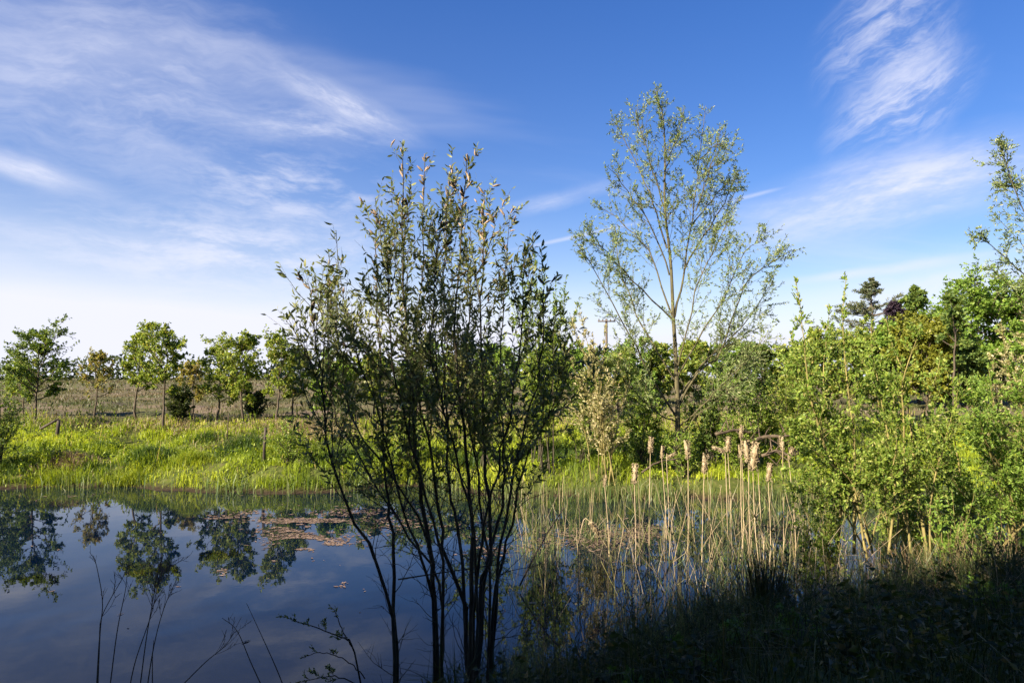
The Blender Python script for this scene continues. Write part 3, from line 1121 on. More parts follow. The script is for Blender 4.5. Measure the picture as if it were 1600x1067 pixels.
dense_bush(1000, 20.3, 665, 70, 149, 'low dark bush between the tan sallow and the willow trunk', 'oak_leaf_dark', .07, 9, 22, tw_len=.5)
dense_bush(640, 21.5, 630, 120, 166, 'leafy bush seen between the stems left of the shrub\'s middle', 'sallow_leaf', .08, 11, 20, tw_len=.6)
dense_bush(450, 20.8, 640, 80, 143, 'small scrambling bush beside the thin wooden post', 'sallow_leaf', .07, 9, 24, tw_len=.5)


# ------------------------------------------------------------------ right-hand sallows standing at the near bank
def right_sallows():
    Y = 11.4
    b = gpt(1352, Y)
    st = [px_path([(1352, 862), (1345, 758), (1312, 697), (1291, 655), (1271, 605), (1258, 520), (1244, 438)], Y, Y - .3),
          px_path([(1354, 862), (1350, 758), (1345, 680), (1335, 636), (1327, 590), (1318, 500), (1322, 436)], Y, Y + .4),
          px_path([(1356, 862), (1330, 760), (1290, 720), (1255, 690), (1240, 660)], Y, Y - .8),
          px_path([(1354, 862), (1310, 790), (1265, 770), (1235, 760)], Y, Y - .9),
          px_path([(1354, 862), (1330, 740), (1290, 620), (1290, 540), (1297, 478)], Y, Y + .9),
          px_path([(1352, 862), (1375, 760), (1370, 650), (1360, 560), (1362, 500)], Y, Y + .7),
          px_path([(1352, 862), (1300, 720), (1250, 610), (1240, 560), (1238, 515)], Y, Y + 1.0),
          px_path([(1352, 862), (1385, 760), (1400, 690), (1395, 610)], Y, Y - .7)]
    stem_plant('sallow_bush', 'bright green sallow with yellow stems and tall shoots right of the cattails', b, st, M['sallow_leaf'], M['bark_sallow'], 150,
               [.028, .028, .016, .016, .02, .022, .02, .016], 12, .55, 5, .5, .070, .42, 25, .10, 'bush', splay=.22, up=.10, ang=(20, 60), fine=True, long_low=1.3)
    Y = 11.8
    b = gpt(1446, Y)
    st = [px_path([(1446, 868), (1436, 800), (1428, 740), (1421, 656), (1413, 589), (1396, 542), (1385, 500)], Y, Y + .3),
          px_path([(1446, 868), (1430, 760), (1423, 660), (1416, 600), (1430, 542), (1440, 505)], Y, Y - .3),
          px_path([(1442, 868), (1415, 780), (1395, 700), (1378, 640), (1360, 560), (1352, 530)], Y, Y + .8),
          px_path([(1446, 868), (1450, 780), (1470, 700), (1490, 640), (1500, 590)], Y, Y - .6),
          px_path([(1446, 868), (1440, 760), (1455, 660), (1465, 600), (1470, 550)], Y, Y + 1.0)]
    stem_plant('sallow_bush', 'green sallow with straight brown stems in the middle of the right-hand thicket', b, st, M['sallow_leaf'], M['bark_sallow'], 152,
               [.03, .022, .018, .018, .02], 12, .55, 5, .5, .068, .42, 24, .12, 'bush', splay=.22, up=.10, ang=(20, 60), fine=True, long_low=1.3)
    Y = 12.6
    b = gpt(1560, Y)
    st = [px_path([(1560, 850), (1530, 760), (1500, 680), (1480, 620)], Y, Y + .3),
          px_path([(1560, 850), (1545, 740), (1520, 650), (1510, 590)], Y, Y - .5),
          px_path([(1562, 850), (1560, 740), (1550, 640), (1545, 570)], Y, Y + .7),
          px_path([(1562, 850), (1590, 740), (1590, 640), (1580, 560)], Y, Y - .4),
          px_path([(1565, 850), (1620, 740), (1640, 640), (1640, 560)], Y, Y + .4),
          px_path([(1560, 850), (1510, 790), (1480, 740), (1465, 700)], Y, Y - .8),
          px_path([(1560, 850), (1560, 760), (1540, 700), (1530, 650)], Y, Y - 1.0),
          px_path([(1565, 850), (1620, 790), (1650, 720), (1660, 660)], Y, Y - .8)]
    stem_plant('sallow_bush', 'dense bright green sallow filling the right edge above the dark bank', b, st, M['bright_leaf'], M['bark_sallow'], 154,
               .022, 14, .6, 5.5, .5, .064, .42, 32, .08, 'bush', splay=.3, up=.06, ang=(25, 70), long_low=1.3)
    Y = 14.0
    b = gpt(1610, Y)
    st = [px_path([(1610, 800), (1600, 700), (1580, 600), (1565, 510)], Y, Y - .3), px_path([(1612, 800), (1620, 680), (1610, 580), (1600, 480)], Y, Y + .5),
          px_path([(1612, 800), (1585, 720), (1560, 640), (1550, 560)], Y, Y - .6), px_path([(1615, 800), (1650, 680), (1650, 560), (1640, 480)], Y, Y),
          px_path([(1610, 800), (1575, 740), (1555, 690), (1548, 640)], Y, Y - .8)]
    stem_plant('sallow_bush', 'pale pinkish sallow covered in fluffy catkins at the right edge', b, st, M['pale_leaf'], M['bark_sallow'], 156,
               .025, 12, .6, 5, .5, .075, .42, 38, .15, 'bush', up=.06, ang=(25, 65))


right_sallows()
dense_bush(1275, 11.0, 705, 130, 158, 'low bright green sallow beside the last cattails', 'sallow_leaf', .06, 11, 26, tw_len=.4, bark='bark_sallow', lo=.1, r0=.009)
dense_bush(1480, 10.8, 740, 130, 159, 'low green sallow thicket at the foot of the right-hand bushes', 'bright_leaf', .06, 11, 26, tw_len=.4, bark='bark_sallow', lo=.1, r0=.009)
dense_bush(1390, 13.6, 640, 150, 165, 'low sallow growth between the two stemmed sallows', 'sallow_leaf', .065, 12, 26, tw_len=.5, bark='bark_sallow', lo=.1, r0=.01)


# ------------------------------------------------------------------ foreground willow shrub
def lump(length, width, rings, k, rng, rough, bend=0.0):
    """an uneven spindle along +Z, base at the origin"""
    mb = MB()
    t = np.linspace(0, 1, rings)
    prof = np.sin(math.pi * np.clip(.06 + .9 * t, 0, 1)) ** .55
    V = []
    for i in range(rings):
        for j in range(k):
            a = j * 2 * math.pi / k
            r = width * .5 * prof[i] * (1 + rough * rng.normal())
            V.append((r * math.cos(a) + bend * length * t[i] ** 2, r * math.sin(a), length * (t[i] + rng.normal() * .01)))
    V += [(0, 0, -.01 * length), (bend * length, 0, length * 1.03)]
    Q, T = [], []
    for i in range(rings - 1):
        for j in range(k):
            Q.append((i * k + j, i * k + (j + 1) % k, (i + 1) * k + (j + 1) % k, (i + 1) * k + j))
    for j in range(k):
        T.append((rings * k, (j + 1) % k, j))
        T.append((rings * k + 1, (rings - 1) * k + j, (rings - 1) * k + (j + 1) % k))
    mb.add(np.array(V), T=np.array(T), Q=np.array(Q))
    return mb


def foreground_shrub():
    Y = 6.0
    stems = [
        ([(622, 1085), (613, 985), (587, 880), (541, 792), (520, 733), (508, 641), (498, 560), (488, 490), (482, 445)], 6.0, 5.6, .022),
        ([(624, 1085), (617, 950), (612, 830), (604, 760), (598, 640), (592, 540), (588, 420), (586, 310)], 6.0, 6.3, .024),
        ([(684, 1085), (676, 940), (650, 850), (622, 775), (605, 690), (572, 600), (545, 500), (525, 360)], 6.1, 5.7, .020),
        ([(686, 1085), (677, 940), (670, 860), (655, 740), (641, 620), (632, 500), (630, 350), (629, 250)], 6.1, 6.2, .036),
        ([(734, 1085), (728, 965), (700, 880), (685, 800), (672, 700), (652, 600), (655, 500), (662, 380), (664, 242)], 6.0, 6.6, .027),
        ([(736, 1085), (735, 960), (738, 860), (735, 780), (725, 690), (715, 600), (712, 480), (722, 350), (729, 245)], 6.0, 5.8, .030),
        ([(738, 1085), (750, 940), (765, 850), (757, 740), (752, 640), (752, 500), (755, 400), (757, 297)], 6.0, 6.4, .028),
        ([(760, 1085), (770, 960), (780, 880), (795, 790), (815, 690), (838, 600), (850, 500), (846, 425)], 6.1, 5.7, .022),
        ([(760, 1085), (775, 930), (800, 820), (820, 720), (850, 660), (880, 600), (902, 560)], 6.1, 5.9, .019),
        ([(740, 1085), (760, 900), (782, 790), (786, 700), (781, 600), (786, 480), (796, 342)], 6.0, 6.7, .022),
        ([(735, 1085), (745, 900), (765, 790), (800, 640), (815, 500), (822, 392)], 6.0, 5.5, .020),
        ([(686, 1085), (690, 930), (640, 840), (565, 720), (520, 640), (512, 520), (515, 400)], 6.1, 6.8, .018),
        ([(684, 1085), (676, 880), (610, 740), (548, 650), (535, 560), (520, 490), (510, 420)], 6.1, 6.4, .017),
        ([(736, 1085), (718, 850), (700, 760), (695, 640), (690, 500), (696, 380), (703, 275)], 6.0, 6.9, .022),
        ([(688, 1085), (692, 900), (668, 780), (640, 680), (612, 560), (606, 430), (600, 335)], 6.1, 5.4, .020),
        ([(740, 1085), (742, 860), (722, 760), (700, 660), (672, 560), (680, 450), (690, 345)], 6.0, 5.2, .018),
        ([(760, 1085), (765, 900), (745, 740), (728, 600), (735, 470), (770, 360), (764, 330)], 6.1, 6.9, .018),
    ]
    b = gpt(700, Y)
    st = []
    for p, a, c, r in stems:
        q = px_path(p, a, c)
        q[0, 2] = min(q[0, 2], zg(q[0, 0], q[0, 1]) - .03)
        st.append(q)
    root, P, TP, SP, rng = stem_plant('willow_shrub', 'dark many-stemmed willow shrub with catkins in the foreground, standing at the water\'s edge', b, st, M['shrub_leaf'], M['bark_dark'], 160,
                                      [s[3] * .82 for s in stems], 8.5, .72, 6.5, .42, .066, .30, 13.5, .36, 'shrub', up=.10, ang=(14, 40), jit=.011, tipf=2.4, fine=True, twig_bark=M['twig'], long_low=1.1, lspread=(25, 75))
    p, d, t, idx = spawn(P, 11, .04, .42, (25, 70), rng)      # dead shoots low on the stems
    DP = shoot(p, d, rng.uniform(.12, .6, len(p)), 6, .16, .02, rng)
    p2, d2, _, i2 = spawn(DP, 2.5, .25, .95, (25, 60), rng)
    D2 = shoot(p2, d2, rng.uniform(.06, .25, len(p2)), 4, .15, .02, rng)
    mb = MB()
    mb.tubes(DP, np.full((len(p), 7), .0042) * np.linspace(1, .35, 7)[None], 4)
    mb.tubes(D2, np.full((len(p2), 5), .0022) * np.linspace(1, .4, 5)[None], 3)
    mb.build('dead_shoots', M['bark_dark'], root, b, kind='stuff')
    me = [lump(.072, .019, 7, 6, RNG(161 + i), .16, [.0, .12, -.15][i]).mesh('catkin') for i in range(3)]
    mats = [M['catkin_brown'], M['catkin_pale_lit'], M['catkin_brown']]
    for a, b_ in zip(me, mats):
        a.materials.append(b_)
    TT = np.concatenate([TP, np.stack([P[:, 14:20], P[:, 15:21], P[:, 16:22]], 1).reshape(-1, 6, 3), np.stack([P[:, 16:22]] * 3, 1).reshape(-1, 6, 3)])
    pos, d, t, idx = spawn(TT, np.r_[np.full(len(TP), 1.6), np.full(len(TT) - len(TP), 4.0)], .15, .98, (25, 65), rng)
    keep = np.argsort(-(pos[:, 2] + rng.normal(size=len(pos)) * .9))[:298]
    bb = np.array(root.location)
    for i, k in enumerate(keep):
        hi = pos[k, 2] > 4.3  # sunlit top put into the colour: mostly paler catkins up here
        o = bpy.data.objects.new('catkin', me[1 if (hi and rng.random() < .75) or rng.random() < .15 else (0 if rng.random() < .5 else 2)])
        COL.objects.link(o)
        o.parent = root
        o.location = pos[k] - bb
        o.rotation_euler = Vector(nrm(d[k] + np.array([0, 0, .1]))).to_track_quat('Z', 'Y').to_euler()
        s = rng.uniform(.7, 1.25)
        o.scale = (s, s, s)
    # fallen sticks caught between the stems
    for pts, Ys, r, lab in [([(622, 905), (700, 893), (788, 880)], 6.0, .007, 'thin dark stick lying across the stems of the foreground shrub')]:
        q = resample(px_path(pts, Ys, Ys), 8)
        mb = MB()
        mb.tubes(q, taper(8, r, r * .5), 6, cap=True)
        o = mb.build('stick', M['bark_dark'], None, q[0])
        tag(o, lab, 'stick')


foreground_shrub()


# ------------------------------------------------------------------ cattails, reeds
def cattails():
    heads = [me for me in (lump(.27, .066, 13, 10, RNG(170 + i), .27, [.12, -.14, .2, -.05][i]) for i in range(4))]
    for i, hmb in enumerate(heads):      # loose tufts of seed down
        r = RNG(180 + i)
        n = 260
        z = r.random(n) * .27
        a = r.random(n) * 6.28
        pos = np.stack([np.cos(a) * .024, np.sin(a) * .024, z], 1)
        d = np.stack([np.cos(a), np.sin(a), r.normal(size=n) * .6], 1)
        hmb.leaves(pos, d, r.uniform(.012, .042, n), .012, r)
    hm = [h.mesh('seed_head', smooth=True) for h in heads]
    for h in hm:
        h.materials.append(M['seed_fluff'])
    # head centre x, top y, bottom y (photo), distance, tilt, where
    spec = [(1017, 683, 708, 13.2, .05, 'straight slim cattail, leftmost of the tall row'),
            (1035, 696, 716, 13.8, .08, 'small cattail just right of the leftmost tall one'),
            (1075, 688, 717, 12.6, .0, 'plump cattail in front of the tall willow trunk'),
            (992, 724, 756, 12.0, .05, 'fat low cattail with a big shaggy head, left of the row'),
            (1102, 709, 740, 12.0, .12, 'shaggy cattail leaning right, right of the plump one'),
            (1119, 690, 706, 14.0, -1.0, 'cattail with its head bent over to the left before the logs'),
            (1054, 704, 716, 14.5, .9, 'cattail with a tipped pale head at the foot of the willow trunk'),
            (1138, 682, 706, 13.8, .05, 'thin frayed cattail below the logs'),
            (1159, 664, 684, 14.0, .1, 'tallest cattail, its head beside the end of the log'),
            (1157, 695, 715, 13.0, -.05, 'small dark cattail left of the close trio'),
            (1168, 688, 722, 12.6, -.1, 'left cattail of the close trio'),
            (1178, 690, 735, 12.2, .1, 'middle and largest cattail of the close trio'),
            (1184, 698, 726, 12.9, .0, 'right cattail of the close trio'),
            (1223, 680, 704, 12.8, .0, 'upright cattail at the left side of the sallow bush'),
            (1236, 698, 718, 12.5, .25, 'short cattail half hidden in the sallow bush'),
            (1202, 723, 752, 12.0, .1, 'low frayed cattail at the sallow bush\'s edge'),
            (945, 742, 760, 12.4, .0, 'narrow cattail in front of the tan sallow stems'),
            (1345, 700, 716, 12.6, .1, 'lone cattail inside the right-hand sallow')]
    for i, (px, y0, y1, Y, tilt, lab) in enumerate(spec):
        rng = RNG(190 + i)
        top, bot = at(px, y0, Y), at(px - tilt * 14, y1, Y)
        hl = max(.12, np.linalg.norm(top - bot))
        bx = bot[0] + rng.normal() * .08
        base = np.array([bx, Y + rng.normal() * .05, min(0, zg(bx, Y)) - .05])
        root = thing('cattail', base, lab, 'cattail', 'cattails in the reed bed')
        q = resample(np.stack([base, base * .5 + bot * .5 + rng.normal(size=3) * [.03, .03, 0], bot + (0, 0, .01), top * .25 + bot * .75]), 10)
        mb = MB()
        mb.tubes(q, taper(10, .009, .005), 6)
        mb.build('stem', M['reed_dry'], root, base, True)
        o = bpy.data.objects.new('seed_head', hm[i % 4])
        COL.objects.link(o)
        o.parent = root
        o.location = bot - base
        o.rotation_euler = Vector((math.sin(tilt * 1.2), rng.normal() * .1, math.cos(tilt * 1.2))).to_track_quat('Z', 'Y').to_euler()
        o.scale = (hl / .27 * rng.uniform(.8, 1.05),) * 2 + (hl / .27,)
        for k in range(2):
            mb = MB()
            hh = rng.uniform(.7, 1.5)
            mb.blades(base[None] + rng.normal(size=(1, 3)) * [.03, .03, 0], hh, .02, rng, .35)
            mb.build('leaf', M['reed_dry'], root, base)
    # one broken head hanging over the water
    base = at(905, 880, 11.0)
    base[2] = -.1
    root = thing('cattail', base, 'broken cattail bent over with a cream seed head hanging low over the water', 'cattail', 'cattails in the reed bed')
    tip = at(922, 815, 11.0)
    q = resample(np.stack([base, base * .4 + at(903, 820, 11) * .6, at(912, 812, 11), tip]), 10)
    mb = MB()
    mb.tubes(q, taper(10, .009, .006), 6)
    mb.build('stem', M['reed_dry'], root, base, True)
    o = bpy.data.objects.new('seed_head', hm[2])
    COL.objects.link(o)
    o.parent = root
    o.location = tip - base
    o.rotation_euler = Vector((.6, .1, -.8)).to_track_quat('Z', 'Y').to_euler()


cattails()


def reeds():
    # dry stalks, each its own thing
    kinds = []
    for i in range(6):
        r = RNG(210 + i)
        mb = MB()
        h = 1.0
        pts = np.stack([np.zeros(3), np.array([r.normal() * .03, r.normal() * .03, .5]), np.array([r.normal() * .14, r.normal() * .14, h])])
        if i == 4:                                   # snapped over near the top
            pts = np.vstack([pts, pts[-1] + np.array([r.choice([-1, 1]) * .22, .05, -.06 - .12 * r.random()])])
        mb.tubes(resample(pts, 9), taper(9, [.0055, .007, .0045, .008, .005, .006][i], .003), 5, cap=True)
        me = mb.mesh('reed_stalk', smooth=True)
        me.materials.append(M[['reed_dry', 'reed_grey', 'reed_olive', 'reed_dry', 'reed_grey', 'reed_olive'][i]])
        kinds.append(me)
    rng = RNG(220)
    n = 0
    while n < 285:
        px = rng.uniform(815, 1245) if rng.random() < .85 else rng.uniform(1245, 1330)
        Y = rng.uniform(8.6, 16.0)
        x = (px - 800) / F * Y
        if rng.random() > .25 + .75 * vnoise(x, Y, 1.2, 21):
            continue
        z = zg(x, Y)
        if z > .1:
            continue
        h = rng.uniform(.45, 1.35) * (1 if Y > 11 else .9)
        kd = int(rng.integers(6))
        o = bpy.data.objects.new('reed_stalk', kinds[kd])
        COL.objects.link(o)
        o.location = (x, Y, min(z, 0) - .03)
        tl = rng.normal(size=2) * (.10 if rng.random() < .68 else .40)
        o.rotation_euler = (tl[0], tl[1], rng.random() * 6.28)
        o.scale = (1, 1, h - min(z, 0))
        tag(o, ['thin pale straw reed stalk standing in the shallows among the cattails', 'thin grey-brown reed stalk standing in the shallows among the cattails',
                'thin olive reed stalk standing in the shallows among the cattails', 'stout pale straw reed stalk standing in the shallows among the cattails',
                'grey-brown reed stalk snapped over at the top among the cattails', 'slim olive reed stalk rising from the water among the cattails'][kd], 'reed', 'dry reed stalks in the shallows')
        n += 1
    # fresh green blades and old leaf litter: nobody could count them
    mb = MB()
    N = 36000
    px = rng.uniform(800, 1560, N)
    Y = rng.uniform(8.6, 18.0, N)
    x = (px - 800) / F * Y
    dens = vnoise(x, Y, 1.5, 22) * .7 + vnoise(x, Y, .5, 23) * .5
    z = H(x, Y)
    k = (rng.random(N) < sstep(dens, .38, .9) * .8 + .05) & (z < .25)
    x, Y, z = x[k], Y[k], z[k]
    h = rng.uniform(.3, 1.1, len(x)) * (1 + .25 * (vnoise(x, Y, 2.5, 24)))
    mb.blades(np.stack([x, Y, np.minimum(z, 0) - .02], 1), h, rng.uniform(.007, .018, len(x)), rng, .35)
    N = 26000
    px = rng.uniform(790, 1300, N)
    Y = rng.uniform(6.6, 12.0, N)
    x = (px - 800) / F * Y
    z = H(x, Y)
    k = (rng.random(N) < sstep(vnoise(x, Y, 1.6, 26), .3, .8)) & (z < .2)
    x, Y, z = x[k], Y[k], z[k]
    mb.blades(np.stack([x, Y, np.minimum(z, 0) - .02], 1), rng.uniform(.25, .9, len(x)), rng.uniform(.006, .014, len(x)), rng, .4, rnd=.2 + .8 * rng.random(len(x)))
    N = 7000
    px = rng.uniform(1200, 1680, N)
    Y = rng.uniform(9.2, 14, N)
    x = (px - 800) / F * Y
    k = rng.random(N) < sstep(vnoise(x, Y, 1.3, 27), .4, .75)
    x, Y = x[k], Y[k]
    mb.blades(np.stack([x, Y, H(x, Y) - .02], 1), rng.uniform(.25, .8, len(x)), rng.uniform(.007, .014, len(x)), rng, .6, rnd=.6 * rng.random(len(x)))
    # reeds fringing the far shore
    N = 5200
    x = rng.uniform(-17, 13, N)
    Y = shore_far(x) + rng.normal(size=N) * .35 - .1
    k = rng.random(N) < .15 + .85 * sstep(vnoise(x, Y * .3, .9, 25), .45, .8)
    x, Y = x[k], Y[k]
    mb.blades(np.stack([x, Y, np.minimum(H(x, Y), .3) - .02], 1), rng.uniform(.2, .7, len(x)), rng.uniform(.01, .022, len(x)), rng, .5, rnd=rng.random(len(x)) * .75)
    o = mb.build('reed_bed', M['reed_green'], kind='stuff')
    tag(o, 'green and straw-coloured reed blades growing in the shallow water', 'reeds')


reeds()


def sticks():
    for pts, Y0, Y1, r, mat, name, lab in [
        ([(812, 915), (845, 850), (882, 792)], 10.5, 11.0, .014, 'dead_wood', 'stick', 'pale leaning stick rising from the water right of the foreground shrub'),
        ([(955, 862), (980, 835), (1002, 815)], 11.3, 11.5, .010, 'dead_wood', 'stick', 'short pale stick leaning among the reeds'),
        ([(1003, 738), (1028, 722), (1062, 716)], 16.5, 16.8, .025, 'dead_wood', 'fallen_branch', 'grey fallen branch lying low before the tall willow'),
        ([(905, 833), (955, 868), (1000, 893)], 10.6, 10.4, .008, 'bark_dark', 'stick', 'thin dark stick slanting down to the right through the reeds'),
        ([(940, 808), (985, 850), (1035, 905)], 11.4, 10.6, .008, 'bark_dark', 'stick', 'long thin dark stick slanting through the middle of the reeds')]:
        q = resample(px_path(pts, Y0, Y1), 9, RNG(5), .006)
        b = q[0].copy()
        mb = MB()
        mb.tubes(q, taper(9, r, r * .6), 6, cap=True)
        tag(mb.build(name, M[mat], None, b, True), lab, 'branch' if 'branch' in name else 'stick')
    # logs on the far bank, right
    for pts, Y0, Y1, r, lab in [
        ([(1118, 678), (1150, 672), (1185, 676)], 19.8, 20.3, .05, 'brown fallen log lying behind the cattails, left end of the pile'),
        ([(1160, 692), (1200, 682), (1236, 680)], 20.2, 20.0, .06, 'dark arched log on the bank behind the cattail trio'),
        ([(1190, 712), (1215, 705), (1240, 712)], 19.7, 19.6, .05, 'short dark log low on the bank beside the sallow bush')]:
        q = resample(px_path(pts, Y0, Y1), 10, RNG(7), .02)
        b = q[0].copy()
        root = thing('fallen_log', b, lab, 'log', 'fallen logs on the far bank')
        mb = MB()
        mb.tubes(q, taper(10, r, r * .75), 9, cap=True)
        mb.build('trunk', M['dead_wood'], root, b, True)
        p, d, t, _ = spawn(q[None], 5, .1, .9, (40, 80), RNG(9))
        if len(p):
            mb = MB()
            TP = shoot(p, d, np.full(len(p), .45), 4, .15, 0, RNG(10))
            mb.tubes(TP, np.stack([taper(5, .025, .008)] * len(p)), 5)
            mb.build('branch_stubs', M['dead_wood'], root, b, True, kind='stuff')
    # posts
    b = gpt(415, 21.3)
    mb = MB()
    t = at(415, 668, 21.3)
    mb.tubes(np.array([[b[0], b[1], -.2], [b[0] + .01, b[1], (b[2] + t[2]) / 2], t]), np.array([.055, .052, .05]), 4, cap=True)
    tag(mb.build('wooden_post', M['post_wood'], None, b), 'thin dark upright wooden post at the far water\'s edge', 'post')
    b = gpt(357, 25.5)
    mb = MB()
    t = at(357, 645, 25.5)
    mb.tubes(np.array([b - [0, 0, .2], t]), np.array([.025, .02]), 5, cap=True)
    tag(mb.build('thin_stake', M['dead_wood'], None, b), 'pale thin stake in the grass below the right-hand tree clump', 'stake')
    b = gpt(92, 26.0)
    root = thing('broken_fence', b, 'broken dark fence post with a fallen slanting rail near the leftmost tree', 'fence')
    t = at(92, 655, 26.0)
    mb = MB()
    mb.tubes(np.array([b - [0, 0, .2], t]), np.array([.09, .08]), 4, cap=True)
    mb.build('post', M['post_wood'], root, b)
    mb = MB()
    mb.tubes(np.array([at(63, 670, 26.0), at(90, 655, 25.95)]), np.array([.05, .05]), 4, cap=True)
    mb.build('rail', M['post_wood'], root, b)


sticks()


def floating():
    rng = RNG(230)
    mb = MB()
    pats = [(475, 815, 70, 15, 3600), (490, 842, 55, 14, 2600), (330, 806, 70, 5, 500), (415, 800, 45, 6, 500), (560, 800, 60, 10, 500), (345, 887, 14, 4, 60), (900, 838, 110, 16, 1900),
            (1000, 825, 70, 14, 900), (640, 815, 70, 16, 800), (560, 908, 30, 6, 120), (760, 850, 80, 14, 600), (440, 1045, 22, 4, 60), (250, 880, 330, 90, 110), (950, 900, 120, 50, 150), (300, 772, 250, 5, 500), (480, 860, 30, 10, 250)]
    for px, py, sx, sy, n in pats:
        X = rng.normal(size=n) * sx * .55 + px
        Yp = rng.normal(size=n) * sy * .55 + py
        D = F * CAM_H / np.maximum(Yp - 590, 60)
        x = (X - 800) / F * D
        k = (vnoise(x * .6, D, 2.0, 31) * .55 + vnoise(x * .7, D, 6.5, 32) * .45 > (.43 if n > 1400 else .52)) & (H(x, D) < -.03)
        x, D = x[k], D[k]
        k = rng.random(len(x)) < .6
        x, D = x[k], D[k]
        c = len(x)
        a = rng.random(c) * 6.28
        L = rng.uniform(.02, .075, c)
        d = np.stack([np.cos(a), np.sin(a), 0 * a], 1) * L[:, None]
        s = np.stack([-np.sin(a), np.cos(a), 0 * a], 1) * (L * rng.uniform(.2, .5, c))[:, None]
        p = np.stack([x, D, rng.uniform(.003, .010, c)], 1)
        V = np.stack([p - d, p + s, p + d * .9, p - s * .9], 1).reshape(-1, 3)
        mb.add(V, Q=np.arange(c * 4).reshape(-1, 4), rq=rng.random(c))
    o = mb.build('floating_leaves', M['debris'], kind='stuff')
    tag(o, 'patches of pinkish brown dead leaves and weed floating on the pond', 'floating weed')


floating()


# ------------------------------------------------------------------ grass
def grass():
    rng = RNG(240)

    def scatter(n, x0, x1, y0, y1, wedge=True):
        u = rng.random(n)
        Y = np.sqrt(y0 ** 2 + (y1 ** 2 - y0 ** 2) * u) if wedge else y0 + (y1 - y0) * u
        x = (rng.uniform(x0, x1, n)) * (Y if wedge else 1)
        return x, Y
    # bright grass of the far bank
    x, Y = scatter(135000, -.86, .80, 19.0, 31.0)
    z = H(x, Y)
    clump = vnoise(x, Y, 1.6, 41) * .55 + vnoise(x, Y, 4.5, 42) * .45
    k = (z > .03) & (rng.random(len(x)) < .14 + 1.0 * sstep(clump, .3, .7)) & (rng.random(len(x)) < 1 - .75 * sstep(Y, 26, 31))
    x, Y, z, clump = x[k], Y[k], z[k], clump[k]
    h = (.06 + .46 * clump ** 1.8) * rng.uniform(.5, 1.25, len(x)) * (1 + .7 * np.exp(-((Y - shore_far(x)) / .7) ** 2))
    tint = np.clip(vnoise(x, Y, .55, 43) * .75 + vnoise(x, Y, 2.2, 52) * .3 + rng.random(len(x)) * .35 - .22, 0, 1) * .93 + (rng.random(len(x)) < .05) * .07
    mb = MB()
    mb.blades(np.stack([x, Y, z - .01], 1), h, rng.uniform(.014, .028, len(x)), rng, .75, rnd=tint)
    # broad-leaved herbs mixed in
    n = 26000
    x, Y = scatter(n, -.86, .80, 19.2, 29)
    z = H(x, Y)
    k = (z > .05) & (vnoise(x, Y, 1.0, 44) > .50)
    x, Y, z = x[k], Y[k], z[k]
    d = rng.normal(size=(len(x), 3)) * [1, 1, .5] + [0, 0, .4]
    L = rng.uniform(.05, .12, len(x))
    mb.leaves(np.stack([x, Y, z + rng.random(len(x)) * .28], 1), d, L, L * .5, rng, rnd=rng.random(len(x)) * .7)
    # taller seeding weeds and docks standing out of the grass
    n = 520
    x, Y = scatter(n, -.86, .80, 19.6, 31)
    k = H(x, Y) > .1
    x, Y = x[k], Y[k]
    n = len(x)
    P = shoot(np.stack([x, Y, H(x, Y) - .03], 1), rng.normal(size=(n, 3)) * [.15, .15, 0] + [0, 0, 1], rng.uniform(.3, .8, n), 5, .05, 0, rng)
    tn = np.where(rng.random(n) < .3, 1.0, .2)
    mb.tubes(P, np.full((n, 6), .006), 3, rnd=tn)
    pos, d, t, idx = spawn(P, 16, .3, 1, (20, 60), rng)
    L = rng.uniform(.04, .11, len(pos))
    mb.leaves(pos, d, L, L * .5, rng, rnd=.1 + .35 * rng.random(len(pos)))
    o = mb.build('bank_grass', M['grass'], kind='stuff')
    tag(o, 'lush bright green grass and herbs covering the far bank', 'grass')
    # pale dry tufts
    mb = MB()
    tufts = []
    for px, Y, sx, sy, n, hh in [(470, 27, 55, 1.2, 2200, .6), (300, 28.2, 60, .8, 1200, .5), (110, 21.5, 28, .45, 1100, .28), (375, 23.6, 50, .5, 700, .3), (1190, 28, 70, 1.5, 2200, .6), (230, 30, 160, 1.0, 1300, .5),
                                 (500, 25.2, 30, .6, 700, .5), (820, 28, 100, 1.4, 1800, .6), (1010, 28, 80, 1.5, 1500, .6), (640, 28, 90, 1.5, 1700, .6), (110, 29, 110, 1.0, 1000, .45)]:
        X = (px - 800 + rng.normal(size=n) * sx) / F * Y
        YY = Y + rng.normal(size=n) * sy
        tufts.append(np.stack([X, YY, np.full(n, hh)], 1))
    t = np.concatenate(tufts)
    t = t[(H(t[:, 0], t[:, 1]) > .08) & (vnoise(t[:, 0], t[:, 1], 2.0, 45) > .30)]
    mb.blades(np.stack([t[:, 0], t[:, 1], H(t[:, 0], t[:, 1]) - .01], 1), t[:, 2] * rng.uniform(.35, .95, len(t)), rng.uniform(.012, .026, len(t)), rng, .8)
    o = mb.build('dry_grass', M['dry_grass'], kind='stuff')
    tag(o, 'pale straw-coloured dry grass tufts along the meadow edge', 'dry grass')
    # the rough meadow beyond
    x, Y = scatter(64000, -.9, .85, 28, 75)
    z = H(x, Y)
    cl = vnoise(x, Y, .35, 46) * .6 + vnoise(x, Y, 1.4, 47) * .4
    k = rng.random(len(x)) < .25 + sstep(cl, .3, .75)
    x, Y, z, cl = x[k], Y[k], z[k], cl[k]
    tint = np.clip(vnoise(x, Y, .12, 48) * .75 + rng.random(len(x)) * .4 - .12 + .1 * sstep(Y, 30, 60), 0, 1)
    mb = MB()
    mb.blades(np.stack([x, Y, z - .01], 1), (.08 + .20 * cl) * rng.uniform(.5, 1.4, len(x)), .022 + .0007 * Y, rng, .6, rnd=tint)
